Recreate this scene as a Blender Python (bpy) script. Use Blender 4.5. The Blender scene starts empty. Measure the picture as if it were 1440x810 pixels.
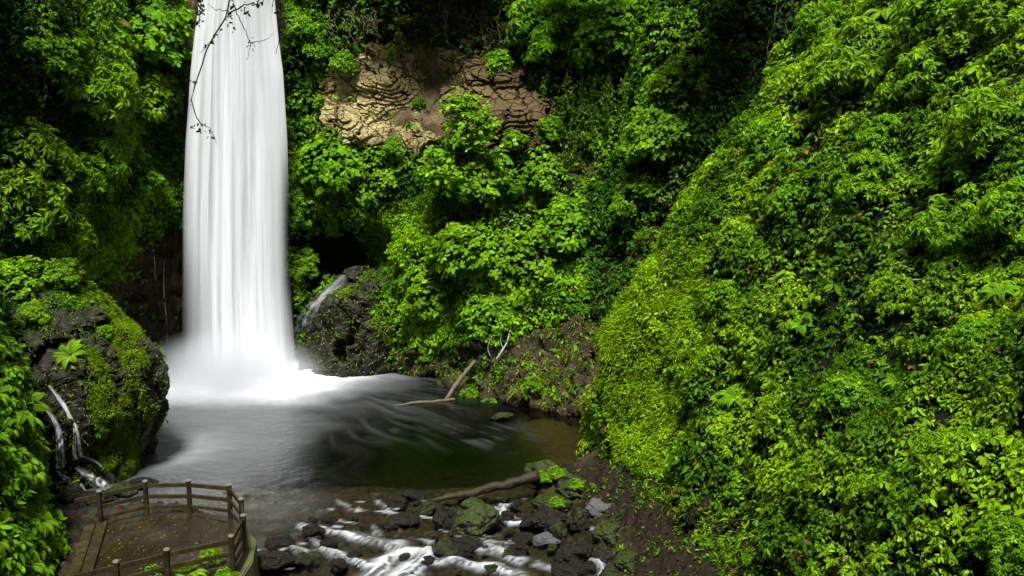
import bpy, math, random
import numpy as np
from mathutils import Vector
from mathutils.bvhtree import BVHTree

random.seed(7)
rng = np.random.default_rng(11)
sc = bpy.context.scene
col = sc.collection
UP = np.array([0, 0, 1.0])

# ------------------------------------------------------------------ camera
F = 1250.0
CAM = np.array([0, 0, 12.0])
PITCH = math.radians(8.0)
cam = bpy.data.cameras.new('camera')
cam.sensor_width = 36.0
cam.lens = F / 1440.0 * 36.0
cam.clip_start = 0.1
cam.clip_end = 1000
cam_o = bpy.data.objects.new('camera', cam)
col.objects.link(cam_o)
cam_o.location = CAM
cam_o.rotation_euler = (math.radians(90) - PITCH, 0, 0)
sc.camera = cam_o
CP, SP = math.cos(PITCH), math.sin(PITCH)


def ray(u, v):
    a, b = (u - 720) / F, (405 - v) / F
    return np.array([a, CP + b * SP, -SP + b * CP])


def at(u, v, y):
    r = ray(u, v)
    return CAM + r * (y / r[1])


def onz(u, v, z):
    r = ray(u, v)
    return CAM + r * ((z - CAM[2]) / r[2])


def proj(P):
    d = P - CAM
    f = d[..., 1] * CP - d[..., 2] * SP
    up = d[..., 1] * SP + d[..., 2] * CP
    f = np.where(np.abs(f) < 1e-3, 1e-3, f)
    return 720 + F * d[..., 0] / f, 405 - F * up / f, f


# ------------------------------------------------------------------ noise
def _h(ix, iy, iz, s):
    with np.errstate(over='ignore'):
        h = (ix.astype(np.uint32) * np.uint32(374761393) + iy.astype(np.uint32) * np.uint32(668265263)
             + iz.astype(np.uint32) * np.uint32(2147483647) + np.uint32(s * 974711 + 17))
        h = (h ^ (h >> np.uint32(13))) * np.uint32(1274126177)
        h = h ^ (h >> np.uint32(16))
        h = h * np.uint32(2246822519)
        h = h ^ (h >> np.uint32(13))
    return (h & np.uint32(0xFFFFFF)).astype(np.float64) / 0xFFFFFF


def noise(P, s=0):
    P = np.asarray(P, float)
    I = np.floor(P).astype(np.int64)
    f = P - I
    f = f * f * f * (f * (f * 6 - 15) + 10)
    I = I.astype(np.int64) & 0xFFFFFFFF
    x, y, z = I[..., 0], I[..., 1], I[..., 2]
    x1, y1, z1 = (x + 1) & 0xFFFFFFFF, (y + 1) & 0xFFFFFFFF, (z + 1) & 0xFFFFFFFF
    fx, fy, fz = f[..., 0], f[..., 1], f[..., 2]
    a = _h(x, y, z, s) * (1 - fx) + _h(x1, y, z, s) * fx
    b = _h(x, y1, z, s) * (1 - fx) + _h(x1, y1, z, s) * fx
    c = _h(x, y, z1, s) * (1 - fx) + _h(x1, y, z1, s) * fx
    d = _h(x, y1, z1, s) * (1 - fx) + _h(x1, y1, z1, s) * fx
    return (a * (1 - fy) + b * fy) * (1 - fz) + (c * (1 - fy) + d * fy) * fz


def fbm(P, scale=1.0, oct=4, s=0, gain=.5):
    P = np.asarray(P, float) / scale
    r, a, t = 0, 1.0, 0
    for k in range(oct):
        r = r + a * noise(P + 31.7 * k, s + k)
        t += a
        a *= gain
        P = P * 2.03
    return r / t


def cells(P, scale, s=0):
    """distance to nearest and second nearest feature point, id value of the nearest"""
    P = np.asarray(P, float) / scale
    I = np.floor(P).astype(np.int64)
    d1 = np.full(P.shape[:-1], 9.0)
    d2 = d1.copy()
    idv = np.zeros_like(d1)
    off = np.zeros(P.shape)
    for dx in (-1, 0, 1):
        for dy in (-1, 0, 1):
            for dz in (-1, 0, 1):
                J = (I + np.array([dx, dy, dz]))
                Ju = J & 0xFFFFFFFF
                x, y, z = Ju[..., 0], Ju[..., 1], Ju[..., 2]
                q = np.stack([_h(x, y, z, s), _h(x, y, z, s + 1), _h(x, y, z, s + 2)], -1) + J
                d = np.linalg.norm(P - q, axis=-1)
                i = _h(x, y, z, s + 3)
                m = d < d1
                d2 = np.where(m, d1, np.minimum(d2, d))
                idv = np.where(m, i, idv)
                off = np.where(m[..., None], P - q, off)
                d1 = np.where(m, d, d1)
    cells.off = off
    return d1, d2, idv


def facets(P, scale, s=0, tilt=.7):
    """blocky relief: every cell is a tilted plane at its own height, about -0.5 to 0.5"""
    P = np.asarray(P, float)
    W = P + np.stack([fbm(P, scale * .8, 2, s + 40 + k) - .5 for k in range(3)], -1) * scale * .7
    I0 = np.floor(W / scale)
    d1, d2, i = cells(W, scale, s)
    off = cells.off
    a, b = i * 77.0, i * 143.0
    t = off[..., 0] * np.cos(a) + off[..., 1] * np.sin(a) + off[..., 2] * np.sin(b)
    return (i - .5) + tilt * t - .25 * np.exp(-((d2 - d1) / .07) ** 2)


def norm(v):
    return v / np.maximum(np.linalg.norm(v, axis=-1, keepdims=True), 1e-9)


def smooth(a, b, x):
    t = np.clip((x - a) / (b - a), 0, 1)
    return t * t * (3 - 2 * t)


def inpoly(u, v, poly):
    u, v = np.asarray(u), np.asarray(v)
    r = np.zeros(u.shape, bool)
    n = len(poly)
    for i in range(n):
        x1, y1 = poly[i]
        x2, y2 = poly[(i + 1) % n]
        if y1 == y2:
            continue
        c = ((y1 > v) != (y2 > v)) & (u < (x2 - x1) * (v - y1) / (y2 - y1) + x1)
        r ^= c
    return r


def segdist(P, pts):
    """2D distance to a polyline, along-length and side at the closest point"""
    best = np.full(P.shape[:-1], 1e9)
    al = np.zeros_like(best)
    sd = np.zeros_like(best)
    acc = 0
    for a, b in zip(pts[:-1], pts[1:]):
        a, b = np.asarray(a[:2]), np.asarray(b[:2])
        ab = b - a
        l = np.linalg.norm(ab) + 1e-9
        t = np.clip(((P - a) @ ab) / l ** 2, 0, 1)
        q = P - (a + t[..., None] * ab)
        d = np.linalg.norm(q, axis=-1)
        m = d < best
        best = np.where(m, d, best)
        al = np.where(m, acc + t * l, al)
        sd = np.where(m, (ab[0] * q[..., 1] - ab[1] * q[..., 0]) / l, sd)
        acc += l
    return best, al, sd, acc


# ------------------------------------------------------------------ mesh helpers
def mesh_np(name, V, faces, mat=None, colors=None, smooth_=False, attrs=None, uv=None):
    """faces: (M,k) int array or list of such arrays"""
    me = bpy.data.meshes.new(name)
    fl = faces if isinstance(faces, list) else [faces]
    fl = [np.asarray(f, np.int32) for f in fl if len(f)]
    me.vertices.add(len(V))
    me.vertices.foreach_set('co', np.asarray(V, np.float32).ravel())
    loops = np.concatenate([f.ravel() for f in fl])
    me.loops.add(len(loops))
    me.loops.foreach_set('vertex_index', loops)
    tot = np.concatenate([np.full(len(f), f.shape[1], np.int32) for f in fl])
    st = np.concatenate([[0], np.cumsum(tot)[:-1]]).astype(np.int32)
    me.polygons.add(len(tot))
    me.polygons.foreach_set('loop_start', st)
    me.polygons.foreach_set('loop_total', tot)
    me.polygons.foreach_set('use_smooth', np.full(len(tot), smooth_, bool))
    if colors is not None:
        a = me.attributes.new('leaf_color', 'FLOAT_COLOR', 'POINT')
        c = np.ones((len(V), 4), np.float32)
        c[:, :3] = colors
        a.data.foreach_set('color', c.ravel())
    for k, val in (attrs or {}).items():
        a = me.attributes.new(k, 'FLOAT', 'POINT')
        a.data.foreach_set('value', np.asarray(val, np.float32).ravel())
    if uv is not None:
        l = me.uv_layers.new(name='uv')
        l.data.foreach_set('uv', np.asarray(uv, np.float32)[loops].ravel())
    me.update(calc_edges=True)
    me.validate()
    if mat:
        me.materials.append(mat)
    return me


def link(name, me, parent=None, loc=None):
    o = bpy.data.objects.new(name, me)
    col.objects.link(o)
    if parent:
        o.parent = parent
    if loc is not None:
        o.location = loc
    return o


def thing(name, label, cat, loc=(0, 0, 0), group=None, rotz=0):
    o = bpy.data.objects.new(name, None)
    col.objects.link(o)
    o.empty_display_size = .2
    o.location = loc
    o.rotation_euler = (0, 0, rotz)
    return tag(o, label, cat, group)


def tag(o, label, cat, group=None):
    o['label'] = label
    o['category'] = cat
    if group:
        o['group'] = group
    return o


def kind(o, k):
    o['kind'] = k
    return o


def grid_faces(nr, nc, wrap=False):
    r = np.arange(nr - 1)[:, None]
    c = np.arange(nc if wrap else nc - 1)[None, :]
    c2 = (c + 1) % nc
    a = r * nc + c
    b = r * nc + c2
    d = (r + 1) * nc + c2
    e = (r + 1) * nc + c
    return np.stack([a, b, d, e], -1).reshape(-1, 4)


def tube_np(pts, rad, sides=7, wob=0.0, seed=0, flat=1.0, flatdir=None):
    pts = np.asarray(pts, float)
    rad = np.broadcast_to(np.asarray(rad, float), (len(pts),)).copy()
    T = np.gradient(pts, axis=0)
    T = norm(T)
    ref = np.array([0, 0, 1.0]) if flatdir is None else np.asarray(flatdir, float)
    ref = np.where(np.abs(T @ ref)[:, None] > .95, np.array([1.0, 0, 0]), ref)
    S = norm(np.cross(ref, T))
    B = np.cross(T, S)
    a = np.linspace(0, 2 * np.pi, sides, endpoint=False)
    r = rad[:, None] * np.ones(sides)
    if wob:
        q = np.stack([np.cos(a)[None] * np.ones((len(pts), 1)) * 1.5, np.sin(a)[None] * np.ones((len(pts), 1)) * 1.5,
                      np.arange(len(pts))[:, None] * .6 * np.ones(sides)], -1)
        r = r * (1 + wob * (noise(q, seed) - .5) * 2)
    V = pts[:, None] + r[..., None] * (np.cos(a)[None, :, None] * S[:, None] + flat * np.sin(a)[None, :, None] * B[:, None])
    n = len(pts)
    fs = grid_faces(n, sides, True)
    V = V.reshape(-1, 3)
    V = np.concatenate([V, pts[:1], pts[-1:]])
    i = np.arange(sides)
    c0 = np.stack([np.full(sides, n * sides), (i + 1) % sides, i], -1)
    c1 = np.stack([np.full(sides, n * sides + 1), (n - 1) * sides + i, (n - 1) * sides + (i + 1) % sides], -1)
    return V, fs, np.concatenate([c0, c1])


class Bag:
    """collects shapes into one mesh"""
    def __init__(s):
        s.V, s.Q, s.T, s.n = [], [], [], 0

    def add(s, V, Q=None, T=None):
        s.V.append(np.asarray(V, float))
        if Q is not None and len(Q):
            s.Q.append(np.asarray(Q) + s.n)
        if T is not None and len(T):
            s.T.append(np.asarray(T) + s.n)
        s.n += len(V)

    def tube(s, *a, **k):
        s.add(*tube_np(*a, **k))

    def mesh(s, name, mat, sm=True):
        f = []
        if s.Q:
            f.append(np.concatenate(s.Q))
        if s.T:
            f.append(np.concatenate(s.T))
        return mesh_np(name, np.concatenate(s.V), f, mat, smooth_=sm)


def spline(pts, n):
    pts = np.asarray(pts, float)
    d = np.concatenate([[0], np.cumsum(np.linalg.norm(np.diff(pts, axis=0), axis=1))])
    return hermite(d, pts, np.linspace(0, d[-1], n))


def hermite(x, Y, xs):
    """finite-difference cubic along axis 0, limited against overshoot"""
    x = np.asarray(x, float)
    Y = np.asarray(Y, float)
    sh = (-1,) + (1,) * (Y.ndim - 1)
    dl = np.diff(Y, axis=0) / np.diff(x).reshape(sh)
    m = np.zeros_like(Y)
    m[1:-1] = .5 * (dl[1:] + dl[:-1])
    m[0], m[-1] = dl[0], dl[-1]
    i = np.clip(np.searchsorted(x, xs) - 1, 0, len(x) - 2)
    h = (x[i + 1] - x[i])
    t = (xs - x[i]) / h
    h, t = h.reshape(sh), t.reshape(sh)
    return ((2 * t ** 3 - 3 * t ** 2 + 1) * Y[i] + (t ** 3 - 2 * t ** 2 + t) * h * m[i]
            + (-2 * t ** 3 + 3 * t ** 2) * Y[i + 1] + (t ** 3 - t ** 2) * h * m[i + 1])


def grid_normals(G):
    du = np.gradient(G, axis=1)
    dv = np.gradient(G, axis=0)
    return norm(np.cross(du, dv))


# ------------------------------------------------------------------ materials
class NT:
    def __init__(s, name):
        s.m = bpy.data.materials.new(name)
        s.m.use_nodes = True
        s.t = s.m.node_tree
        s.t.nodes.clear()
        s.out = s.t.nodes.new('ShaderNodeOutputMaterial')

    def n(s, typ, **k):
        nd = s.t.nodes.new(typ)
        for a, b in k.items():
            if a.startswith('i_'):
                key = a[2:].replace('_', ' ')
                nd.inputs[int(key) if key.isdigit() else key].default_value = b
            else:
                setattr(nd, a, b)
        return nd

    def l(s, a, b):
        s.t.links.new(a, b)

    def attr(s, name, out='Color'):
        return s.n('ShaderNodeAttribute', attribute_name=name).outputs[out]

    def noise(s, scale, detail=4, rough=.55, vec=None, dist=0):
        nd = s.n('ShaderNodeTexNoise')
        nd.inputs['Scale'].default_value = scale
        nd.inputs['Detail'].default_value = detail
        nd.inputs['Roughness'].default_value = rough
        nd.inputs['Distortion'].default_value = dist
        if vec is not None:
            s.l(vec, nd.inputs['Vector'])
        return nd.outputs['Fac']

    def ramp(s, fac, stops, interp='LINEAR'):
        nd = s.n('ShaderNodeValToRGB')
        cr = nd.color_ramp
        cr.interpolation = interp
        while len(cr.elements) < len(stops):
            cr.elements.new(.5)
        for e, (p, c) in zip(cr.elements, stops):
            e.position = p
            e.color = (*c, 1) if len(c) == 3 else c
        s.l(fac, nd.inputs['Fac'])
        return nd.outputs['Color']

    def mix(s, fac, a, b, typ='MIX'):
        nd = s.n('ShaderNodeMix', data_type='RGBA', blend_type=typ)
        for x, i in ((fac, 0), (a, 6), (b, 7)):
            if hasattr(x, 'links'):
                s.l(x, nd.inputs[i])
            elif i == 0:
                nd.inputs[0].default_value = x
            else:
                nd.inputs[i].default_value = (*x, 1)
        return nd.outputs[2]

    def math(s, op, a, b=None, clamp=False):
        nd = s.n('ShaderNodeMath', operation=op, use_clamp=clamp)
        for x, i in ((a, 0), (b, 1)):
            if x is None:
                continue
            if hasattr(x, 'links'):
                s.l(x, nd.inputs[i])
            else:
                nd.inputs[i].default_value = x
        return nd.outputs[0]

    def coord(s, which='Object', scale=(1, 1, 1)):
        tc = s.n('ShaderNodeTexCoord')
        mp = s.n('ShaderNodeMapping')
        mp.inputs['Scale'].default_value = scale
        s.l(tc.outputs[which], mp.inputs['Vector'])
        return mp.outputs['Vector']

    def bump(s, h, strength=.5, dist=.05):
        nd = s.n('ShaderNodeBump')
        nd.inputs['Strength'].default_value = strength
        nd.inputs['Distance'].default_value = dist
        s.l(h, nd.inputs['Height'])
        return nd.outputs['Normal']

    def principled(s, color, rough=.6, normal=None, spec=.5):
        p = s.n('ShaderNodeBsdfPrincipled')
        for x, k in ((color, 'Base Color'), (rough, 'Roughness'), (spec, 'Specular IOR Level')):
            if hasattr(x, 'links'):
                s.l(x, p.inputs[k])
            elif k == 'Base Color':
                p.inputs[k].default_value = (*x, 1)
            else:
                p.inputs[k].default_value = x
        if normal is not None:
            s.l(normal, p.inputs['Normal'])
        return p.outputs[0]

    def mixsh(s, fac, a, b):
        nd = s.n('ShaderNodeMixShader')
        if hasattr(fac, 'links'):
            s.l(fac, nd.inputs[0])
        else:
            nd.inputs[0].default_value = fac
        s.l(a, nd.inputs[1])
        s.l(b, nd.inputs[2])
        return nd.outputs[0]

    def done(s, sh):
        s.l(sh, s.out.inputs['Surface'])
        return s.m


def leaf_material(name, rough=.5, transl=.38, spec=.09):
    t = NT(name)
    c = t.attr('leaf_color')
    oi = t.n('ShaderNodeObjectInfo')
    hs = t.n('ShaderNodeHueSaturation')
    hue = t.math('MULTIPLY_ADD', oi.outputs['Random'], .022)
    hue.node.inputs[2].default_value = .476
    t.l(hue, hs.inputs['Hue'])
    t.l(c, hs.inputs['Color'])
    p = t.principled(hs.outputs[0], rough, None, spec)
    tr = t.n('ShaderNodeBsdfTranslucent')
    tc = t.mix(1.0, hs.outputs[0], (1.25, 1.15, .5), 'MULTIPLY')
    t.l(tc, tr.inputs['Color'])
    return t.done(t.mixsh(transl, p, tr.outputs[0]))


M = {}
M['leaf'] = leaf_material('leaf')
M['moss_blade'] = leaf_material('moss_blade', .8, .35, .05)


def earth_material():
    """soil, tan rock, wet rock and moss film told apart by baked weights"""
    t = NT('cliff_earth')
    v = t.coord('Object')
    n1 = t.noise(1.3, 6, .65, v)
    n2 = t.noise(9, 5, .7, v)
    humus = t.ramp(n2, [(.35, (.002, .003, .001)), (.7, (.010, .013, .004))])
    soil = t.ramp(n2, [(.3, (.005, .004, .0015)), (.55, (.018, .0115, .005)), (.75, (.07, .046, .018))])
    tan = t.ramp(n1, [(.3, (.12, .08, .035)), (.5, (.26, .19, .09)), (.7, (.46, .38, .2))])
    tan = t.mix(t.ramp(n2, [(.42, (0, 0, 0)), (.6, (1, 1, 1))]), t.mix(.6, tan, (.04, .03, .015)), tan)
    vs = t.coord('Object', (2.2, 2.2, .35))
    wet = t.ramp(t.noise(2.2, 6, .65, vs), [(.3, (.018, .013, .008)), (.55, (.06, .044, .024)), (.75, (.14, .11, .07))])
    moss = t.ramp(n2, [(.3, (.02, .05, .004)), (.7, (.10, .2, .012))])
    soil = t.mix(t.attr('brown', 'Fac'), humus, soil)
    c = t.mix(t.attr('tan', 'Fac'), soil, tan)
    c = t.mix(t.attr('wet', 'Fac'), c, wet)
    c = t.mix(t.attr('moss', 'Fac'), c, moss)
    r = t.math('MULTIPLY_ADD', t.attr('wet', 'Fac'), -.45)
    r.node.inputs[2].default_value = .85
    h = t.math('ADD', t.math('MULTIPLY', n1, .6), n2)
    return t.done(t.principled(c, r, t.bump(h, .9, .12), .12))


M['earth'] = earth_material()


def rock_material(name, mossy=0.0, pale=0.0, wet=.2, brown=1.0):
    t = NT(name)
    v = t.coord('Object')
    n1 = t.noise(2.2, 6, .65, v)
    n2 = t.noise(11, 6, .7, v)
    a = .0038 + .034 * pale
    c = t.ramp(n2, [(.3, (a, a * (.8 + .2 * pale), a * (.52 + .48 * pale) * brown)), (.55, (a * 2.6, a * (1.95 + .65 * pale) * (.6 + .4 * brown), a * (1.15 + 1.5 * pale) * brown)), (.75, (a * 9, a * 6.8 * (.7 + .3 * brown), a * 4.2 * brown) if not pale else (a * 2.6, a * 2.8, a * 3.0))])
    if mossy:
        geo = t.n('ShaderNodeNewGeometry')
        sx = t.n('ShaderNodeSeparateXYZ')
        t.l(geo.outputs['Normal'], sx.inputs[0])
        f = t.math('ADD', t.math('MULTIPLY', sx.outputs['Z'], .45), t.math('MULTIPLY', n1, 1.1))
        f = t.ramp(f, [(.98 - .35 * mossy, (0, 0, 0)), (1.12 - .35 * mossy, (1, 1, 1))])
        mo = t.ramp(n2, [(.3, (.006, .010, .001)), (.55, (.028, .042, .003)), (.75, (.10, .135, .009))])
        c = t.mix(f, c, mo)
    r = t.ramp(n1, [(.35, (wet,) * 3), (.65, (wet + .3,) * 3)])
    return t.done(t.principled(c, r, t.bump(t.math('ADD', n1, t.math('MULTIPLY', n2, .9)), .8, .08), .3))


M['rock'] = rock_material('wet_rock')
M['crag'] = rock_material('crag_rock', .3, 0, .35, .55)
M['rock_brown'] = rock_material('brown_wet_rock', .35)
M['rock_mossy'] = rock_material('mossy_rock', .9)
M['rock_pale'] = rock_material('pale_grey_rock', 0, 1.0, .45)


def wood_material(name, a, b, moss=.3, scale=(1, 1, 1)):
    t = NT(name)
    v = t.coord('Object', scale)
    n1 = t.noise(3, 5, .65, v)
    n2 = t.noise(16, 5, .7, v)
    c = t.ramp(n2, [(.3, a), (.7, b)])
    c = t.mix(t.math('MULTIPLY', t.ramp(n1, [(.45, (0, 0, 0)), (.7, (1, 1, 1))]), moss), c, (.07, .075, .012))
    return t.done(t.principled(c, t.ramp(n1, [(.3, (.35,) * 3), (.7, (.75,) * 3)]), t.bump(n2, .8, .03), .18))


M['post'] = wood_material('dark_wet_timber', (.008, .006, .003), (.030, .021, .009), .4)
M['rail'] = wood_material('brown_timber', (.011, .008, .0035), (.042, .030, .012), .5)
M['cap'] = wood_material('pale_end_grain', (.08, .066, .045), (.24, .21, .16), .1)
M['bark'] = wood_material('wet_bark', (.006, .0045, .003), (.03, .022, .012), .45)
M['deadwood'] = wood_material('bleached_dead_wood', (.03, .023, .013), (.17, .14, .095), .5)
M['stem'] = wood_material('plant_stem', (.03, .03, .01), (.09, .08, .03), .3)
M['vine'] = wood_material('vine_stem', (.05, .042, .02), (.14, .12, .06), .4)
M['paleroot'] = wood_material('pale_root', (.3, .29, .27), (.6, .58, .55), 0)


def deck_material():
    t = NT('mossy_deck_boards')
    v = t.coord('Object')
    n1 = t.noise(1.1, 5, .6, v)
    n2 = t.noise(14, 5, .75, v)
    c = t.ramp(n2, [(.3, (.005, .0035, .0015)), (.6, (.018, .0125, .0045)), (.75, (.065, .047, .016))])
    c = t.mix(t.ramp(n1, [(.45, (0, 0, 0)), (.65, (.45,) * 3)]), c, (.036, .028, .005))
    wv = t.n('ShaderNodeTexWave', wave_type='BANDS', bands_direction='X')
    wv.inputs['Scale'].default_value = 1.05
    wv.inputs['Distortion'].default_value = .15
    t.l(v, wv.inputs['Vector'])
    c = t.mix(t.ramp(wv.outputs['Fac'], [(.0, (.9,) * 3), (.035, (0, 0, 0))]), c, (.003, .0025, .002))
    vo = t.n('ShaderNodeTexVoronoi', feature='F1')
    vo.inputs['Scale'].default_value = 5.5
    t.l(v, vo.inputs['Vector'])
    fleck = t.ramp(vo.outputs['Distance'], [(.05, (.4,) * 3), (.12, (0, 0, 0))])
    rnd = t.ramp(vo.outputs['Color'], [(.5, (0, 0, 0)), (.6, (1, 1, 1))])
    c = t.mix(t.math('MULTIPLY', fleck, rnd), c, (.22, .18, .09))
    r = t.ramp(t.noise(.8, 4, .5, v), [(.4, (.2,) * 3), (.65, (.7,) * 3)])
    return t.done(t.principled(c, r, t.bump(n2, .5, .02), .5))


M['deck'] = deck_material()


def concrete_material():
    t = NT('mossy_concrete')
    v = t.coord('Object')
    n1 = t.noise(2, 5, .6, v)
    n2 = t.noise(14, 5, .7, v)
    c = t.ramp(n2, [(.3, (.04, .034, .02)), (.7, (.16, .14, .09))])
    c = t.mix(t.ramp(n1, [(.45, (0, 0, 0)), (.6, (1, 1, 1))]), c, (.08, .11, .012))
    return t.done(t.principled(c, .7, t.bump(n2, .7, .04), .4))


M['concrete'] = concrete_material()


def bed_material():
    t = NT('stream_bed')
    v = t.coord('Object')
    n1 = t.noise(.5, 4, .6, v)
    n2 = t.noise(5, 6, .75, v)
    vo = t.n('ShaderNodeTexVoronoi', feature='F1')
    vo.inputs['Scale'].default_value = 3.2
    t.l(v, vo.inputs['Vector'])
    peb = t.mix(.55, t.ramp(n2, [(.3, (.012, .009, .005)), (.6, (.055, .043, .022)), (.8, (.16, .125, .075))]), vo.outputs['Color'], 'MULTIPLY')
    peb = t.mix(t.attr('soil', 'Fac'), peb, t.ramp(n2, [(.3, (.004, .003, .0015)), (.55, (.016, .011, .005)), (.75, (.06, .043, .02))]))
    c = t.mix(t.attr('sand', 'Fac'), peb, t.ramp(n2, [(.3, (.09, .065, .028)), (.7, (.20, .145, .065))]))
    c = t.mix(t.attr('algae', 'Fac'), c, (.03, .11, .006))
    return t.done(t.principled(c, .75, t.bump(t.math('SUBTRACT', n2, vo.outputs['Distance']), .9, .12), .15))


M['bed'] = bed_material()


def water_material():
    t = NT('stream_water')
    v = t.coord('Object', (1, 1.4, 1))
    n = t.math('ADD', t.noise(2.2, 4, .6, v, .6), t.math('MULTIPLY', t.noise(9, 3, .6, v, .4), .35))
    nb = t.n('ShaderNodeBump')
    nb.inputs['Distance'].default_value = .05
    t.l(t.attr('chop', 'Fac'), nb.inputs['Strength'])
    t.l(n, nb.inputs['Height'])
    fr = t.n('ShaderNodeFresnel')
    fr.inputs['IOR'].default_value = 1.33
    t.l(nb.outputs[0], fr.inputs['Normal'])
    gl = t.n('ShaderNodeBsdfGlossy')
    gl.inputs['Roughness'].default_value = .09
    t.l(nb.outputs[0], gl.inputs['Normal'])
    tr = t.n('ShaderNodeBsdfTransparent')
    t.l(t.ramp(t.attr('depth', 'Fac'), [(0, (.9, .9, .85)), (.35, (.5, .52, .36)), (1, (.13, .17, .10))]), tr.inputs['Color'])
    w = t.mixsh(fr.outputs[0], tr.outputs[0], gl.outputs[0])
    df = t.n('ShaderNodeBsdfDiffuse')
    df.inputs['Color'].default_value = (.82, .85, .87, 1)
    return t.done(t.mixsh(t.attr('foam', 'Fac'), w, df.outputs[0]))


M['water'] = water_material()


def fall_material(name, dens, contrast, sx=17, off=0.0):
    """silky strands of falling water; strand gaps let the rock behind show"""
    t = NT(name)
    tc = t.n('ShaderNodeTexCoord')
    mp = t.n('ShaderNodeMapping')
    mp.inputs['Scale'].default_value = (sx, .9, 1)
    mp.inputs['Location'].default_value = (off, off * .7, 0)
    t.l(tc.outputs['UV'], mp.inputs['Vector'])
    a = t.noise(1.0, 5, .62, mp.outputs[0], .25)
    mp2 = t.n('ShaderNodeMapping')
    mp2.inputs['Scale'].default_value = (sx * 4.5, 1.1, 1)
    mp2.inputs['Location'].default_value = (off * 3, 0, 0)
    t.l(tc.outputs['UV'], mp2.inputs['Vector'])
    b = t.noise(1.0, 4, .6, mp2.outputs[0], .1)
    s = t.math('ADD', t.math('MULTIPLY', a, .8), t.math('MULTIPLY', b, .2))
    al = t.math('MULTIPLY_ADD', t.math('SUBTRACT', s, .5), contrast)
    al.node.inputs[2].default_value = dens
    al = t.math('MULTIPLY', al, t.attr('veil', 'Fac'), True)
    df = t.n('ShaderNodeBsdfDiffuse')
    df.inputs['Color'].default_value = (.93, .95, .97, 1)
    tl = t.n('ShaderNodeBsdfTranslucent')
    tl.inputs['Color'].default_value = (.93, .95, .97, 1)
    w = t.mixsh(.25, df.outputs[0], tl.outputs[0])
    tr = t.n('ShaderNodeBsdfTransparent')
    return t.done(t.mixsh(al, tr.outputs[0], w))


M['fall_back'] = fall_material('fall_water_back', .82, 2.2, 4.2, 3.1)
M['fall_mid'] = fall_material('fall_water_middle', .55, 2.8, 6.5, 7.7)
M['fall_front'] = fall_material('fall_water_front', .3, 3.4, 9, 1.3)
M['rivulet'] = fall_material('rivulet_water', .42, 4.2, 3.2, 5.0)


def mist_material():
    t = NT('spray_mist')
    tc = t.n('ShaderNodeTexCoord')
    gr = t.n('ShaderNodeTexGradient', gradient_type='SPHERICAL')
    t.l(tc.outputs['Object'], gr.inputs[0])
    n = t.noise(2.5, 3, .5, tc.outputs['Object'])
    d = t.math('MULTIPLY', t.math('POWER', gr.outputs['Fac'], 1.6), t.math('MULTIPLY', n, 2.4))
    pv = t.n('ShaderNodeVolumePrincipled')
    pv.inputs['Color'].default_value = (.95, .97, 1, 1)
    t.l(d, pv.inputs['Density'])
    t.l(pv.outputs[0], t.out.inputs['Volume'])
    return t.m


M['mist'] = mist_material()

# ------------------------------------------------------------------ terrain sheets
ZL = [-3, 0, 3, 6, 9, 12, 16, 20, 26, 34]


def sheet(cols, step):
    C = []
    for (fx, fy), N, offs in cols:
        N = np.array([*N, 0.0])
        N /= np.linalg.norm(N)
        C.append([np.array([fx, fy, 0]) + N * o + np.array([0, 0, z]) for o, z in zip(offs, ZL)])
    C = np.array(C)                                     # cols x levels x 3
    mid = C[:, 3]
    d = np.concatenate([[0], np.cumsum(np.linalg.norm(np.diff(mid, axis=0), axis=1))])
    ns = int(d[-1] / step) + 1
    G = hermite(d, C, np.linspace(0, d[-1], ns))        # ns x levels
    zl = np.array(ZL, float)
    nt = int((zl[-1] - zl[0]) / step) + 1
    G = hermite(zl, np.swapaxes(G, 0, 1), np.linspace(zl[0], zl[-1], nt))   # nt x ns x 3
    return G


def lump(G, side, big=.9, small=.35, seed=0):
    N = grid_normals(G) * side
    for k in range(2):                                  # soften the normals
        N = norm(np.apply_along_axis(lambda a: np.convolve(np.pad(a, 4, 'edge'), np.ones(9) / 9, 'valid'), 0, N))
        N = norm(np.apply_along_axis(lambda a: np.convolve(np.pad(a, 4, 'edge'), np.ones(9) / 9, 'valid'), 1, N))
    h = (fbm(G, 4.5, 2, seed) - .5) * 2 * big + (fbm(G, 1.3, 3, seed + 9) - .5) * 2 * small
    return G + N * h[..., None]


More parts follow.
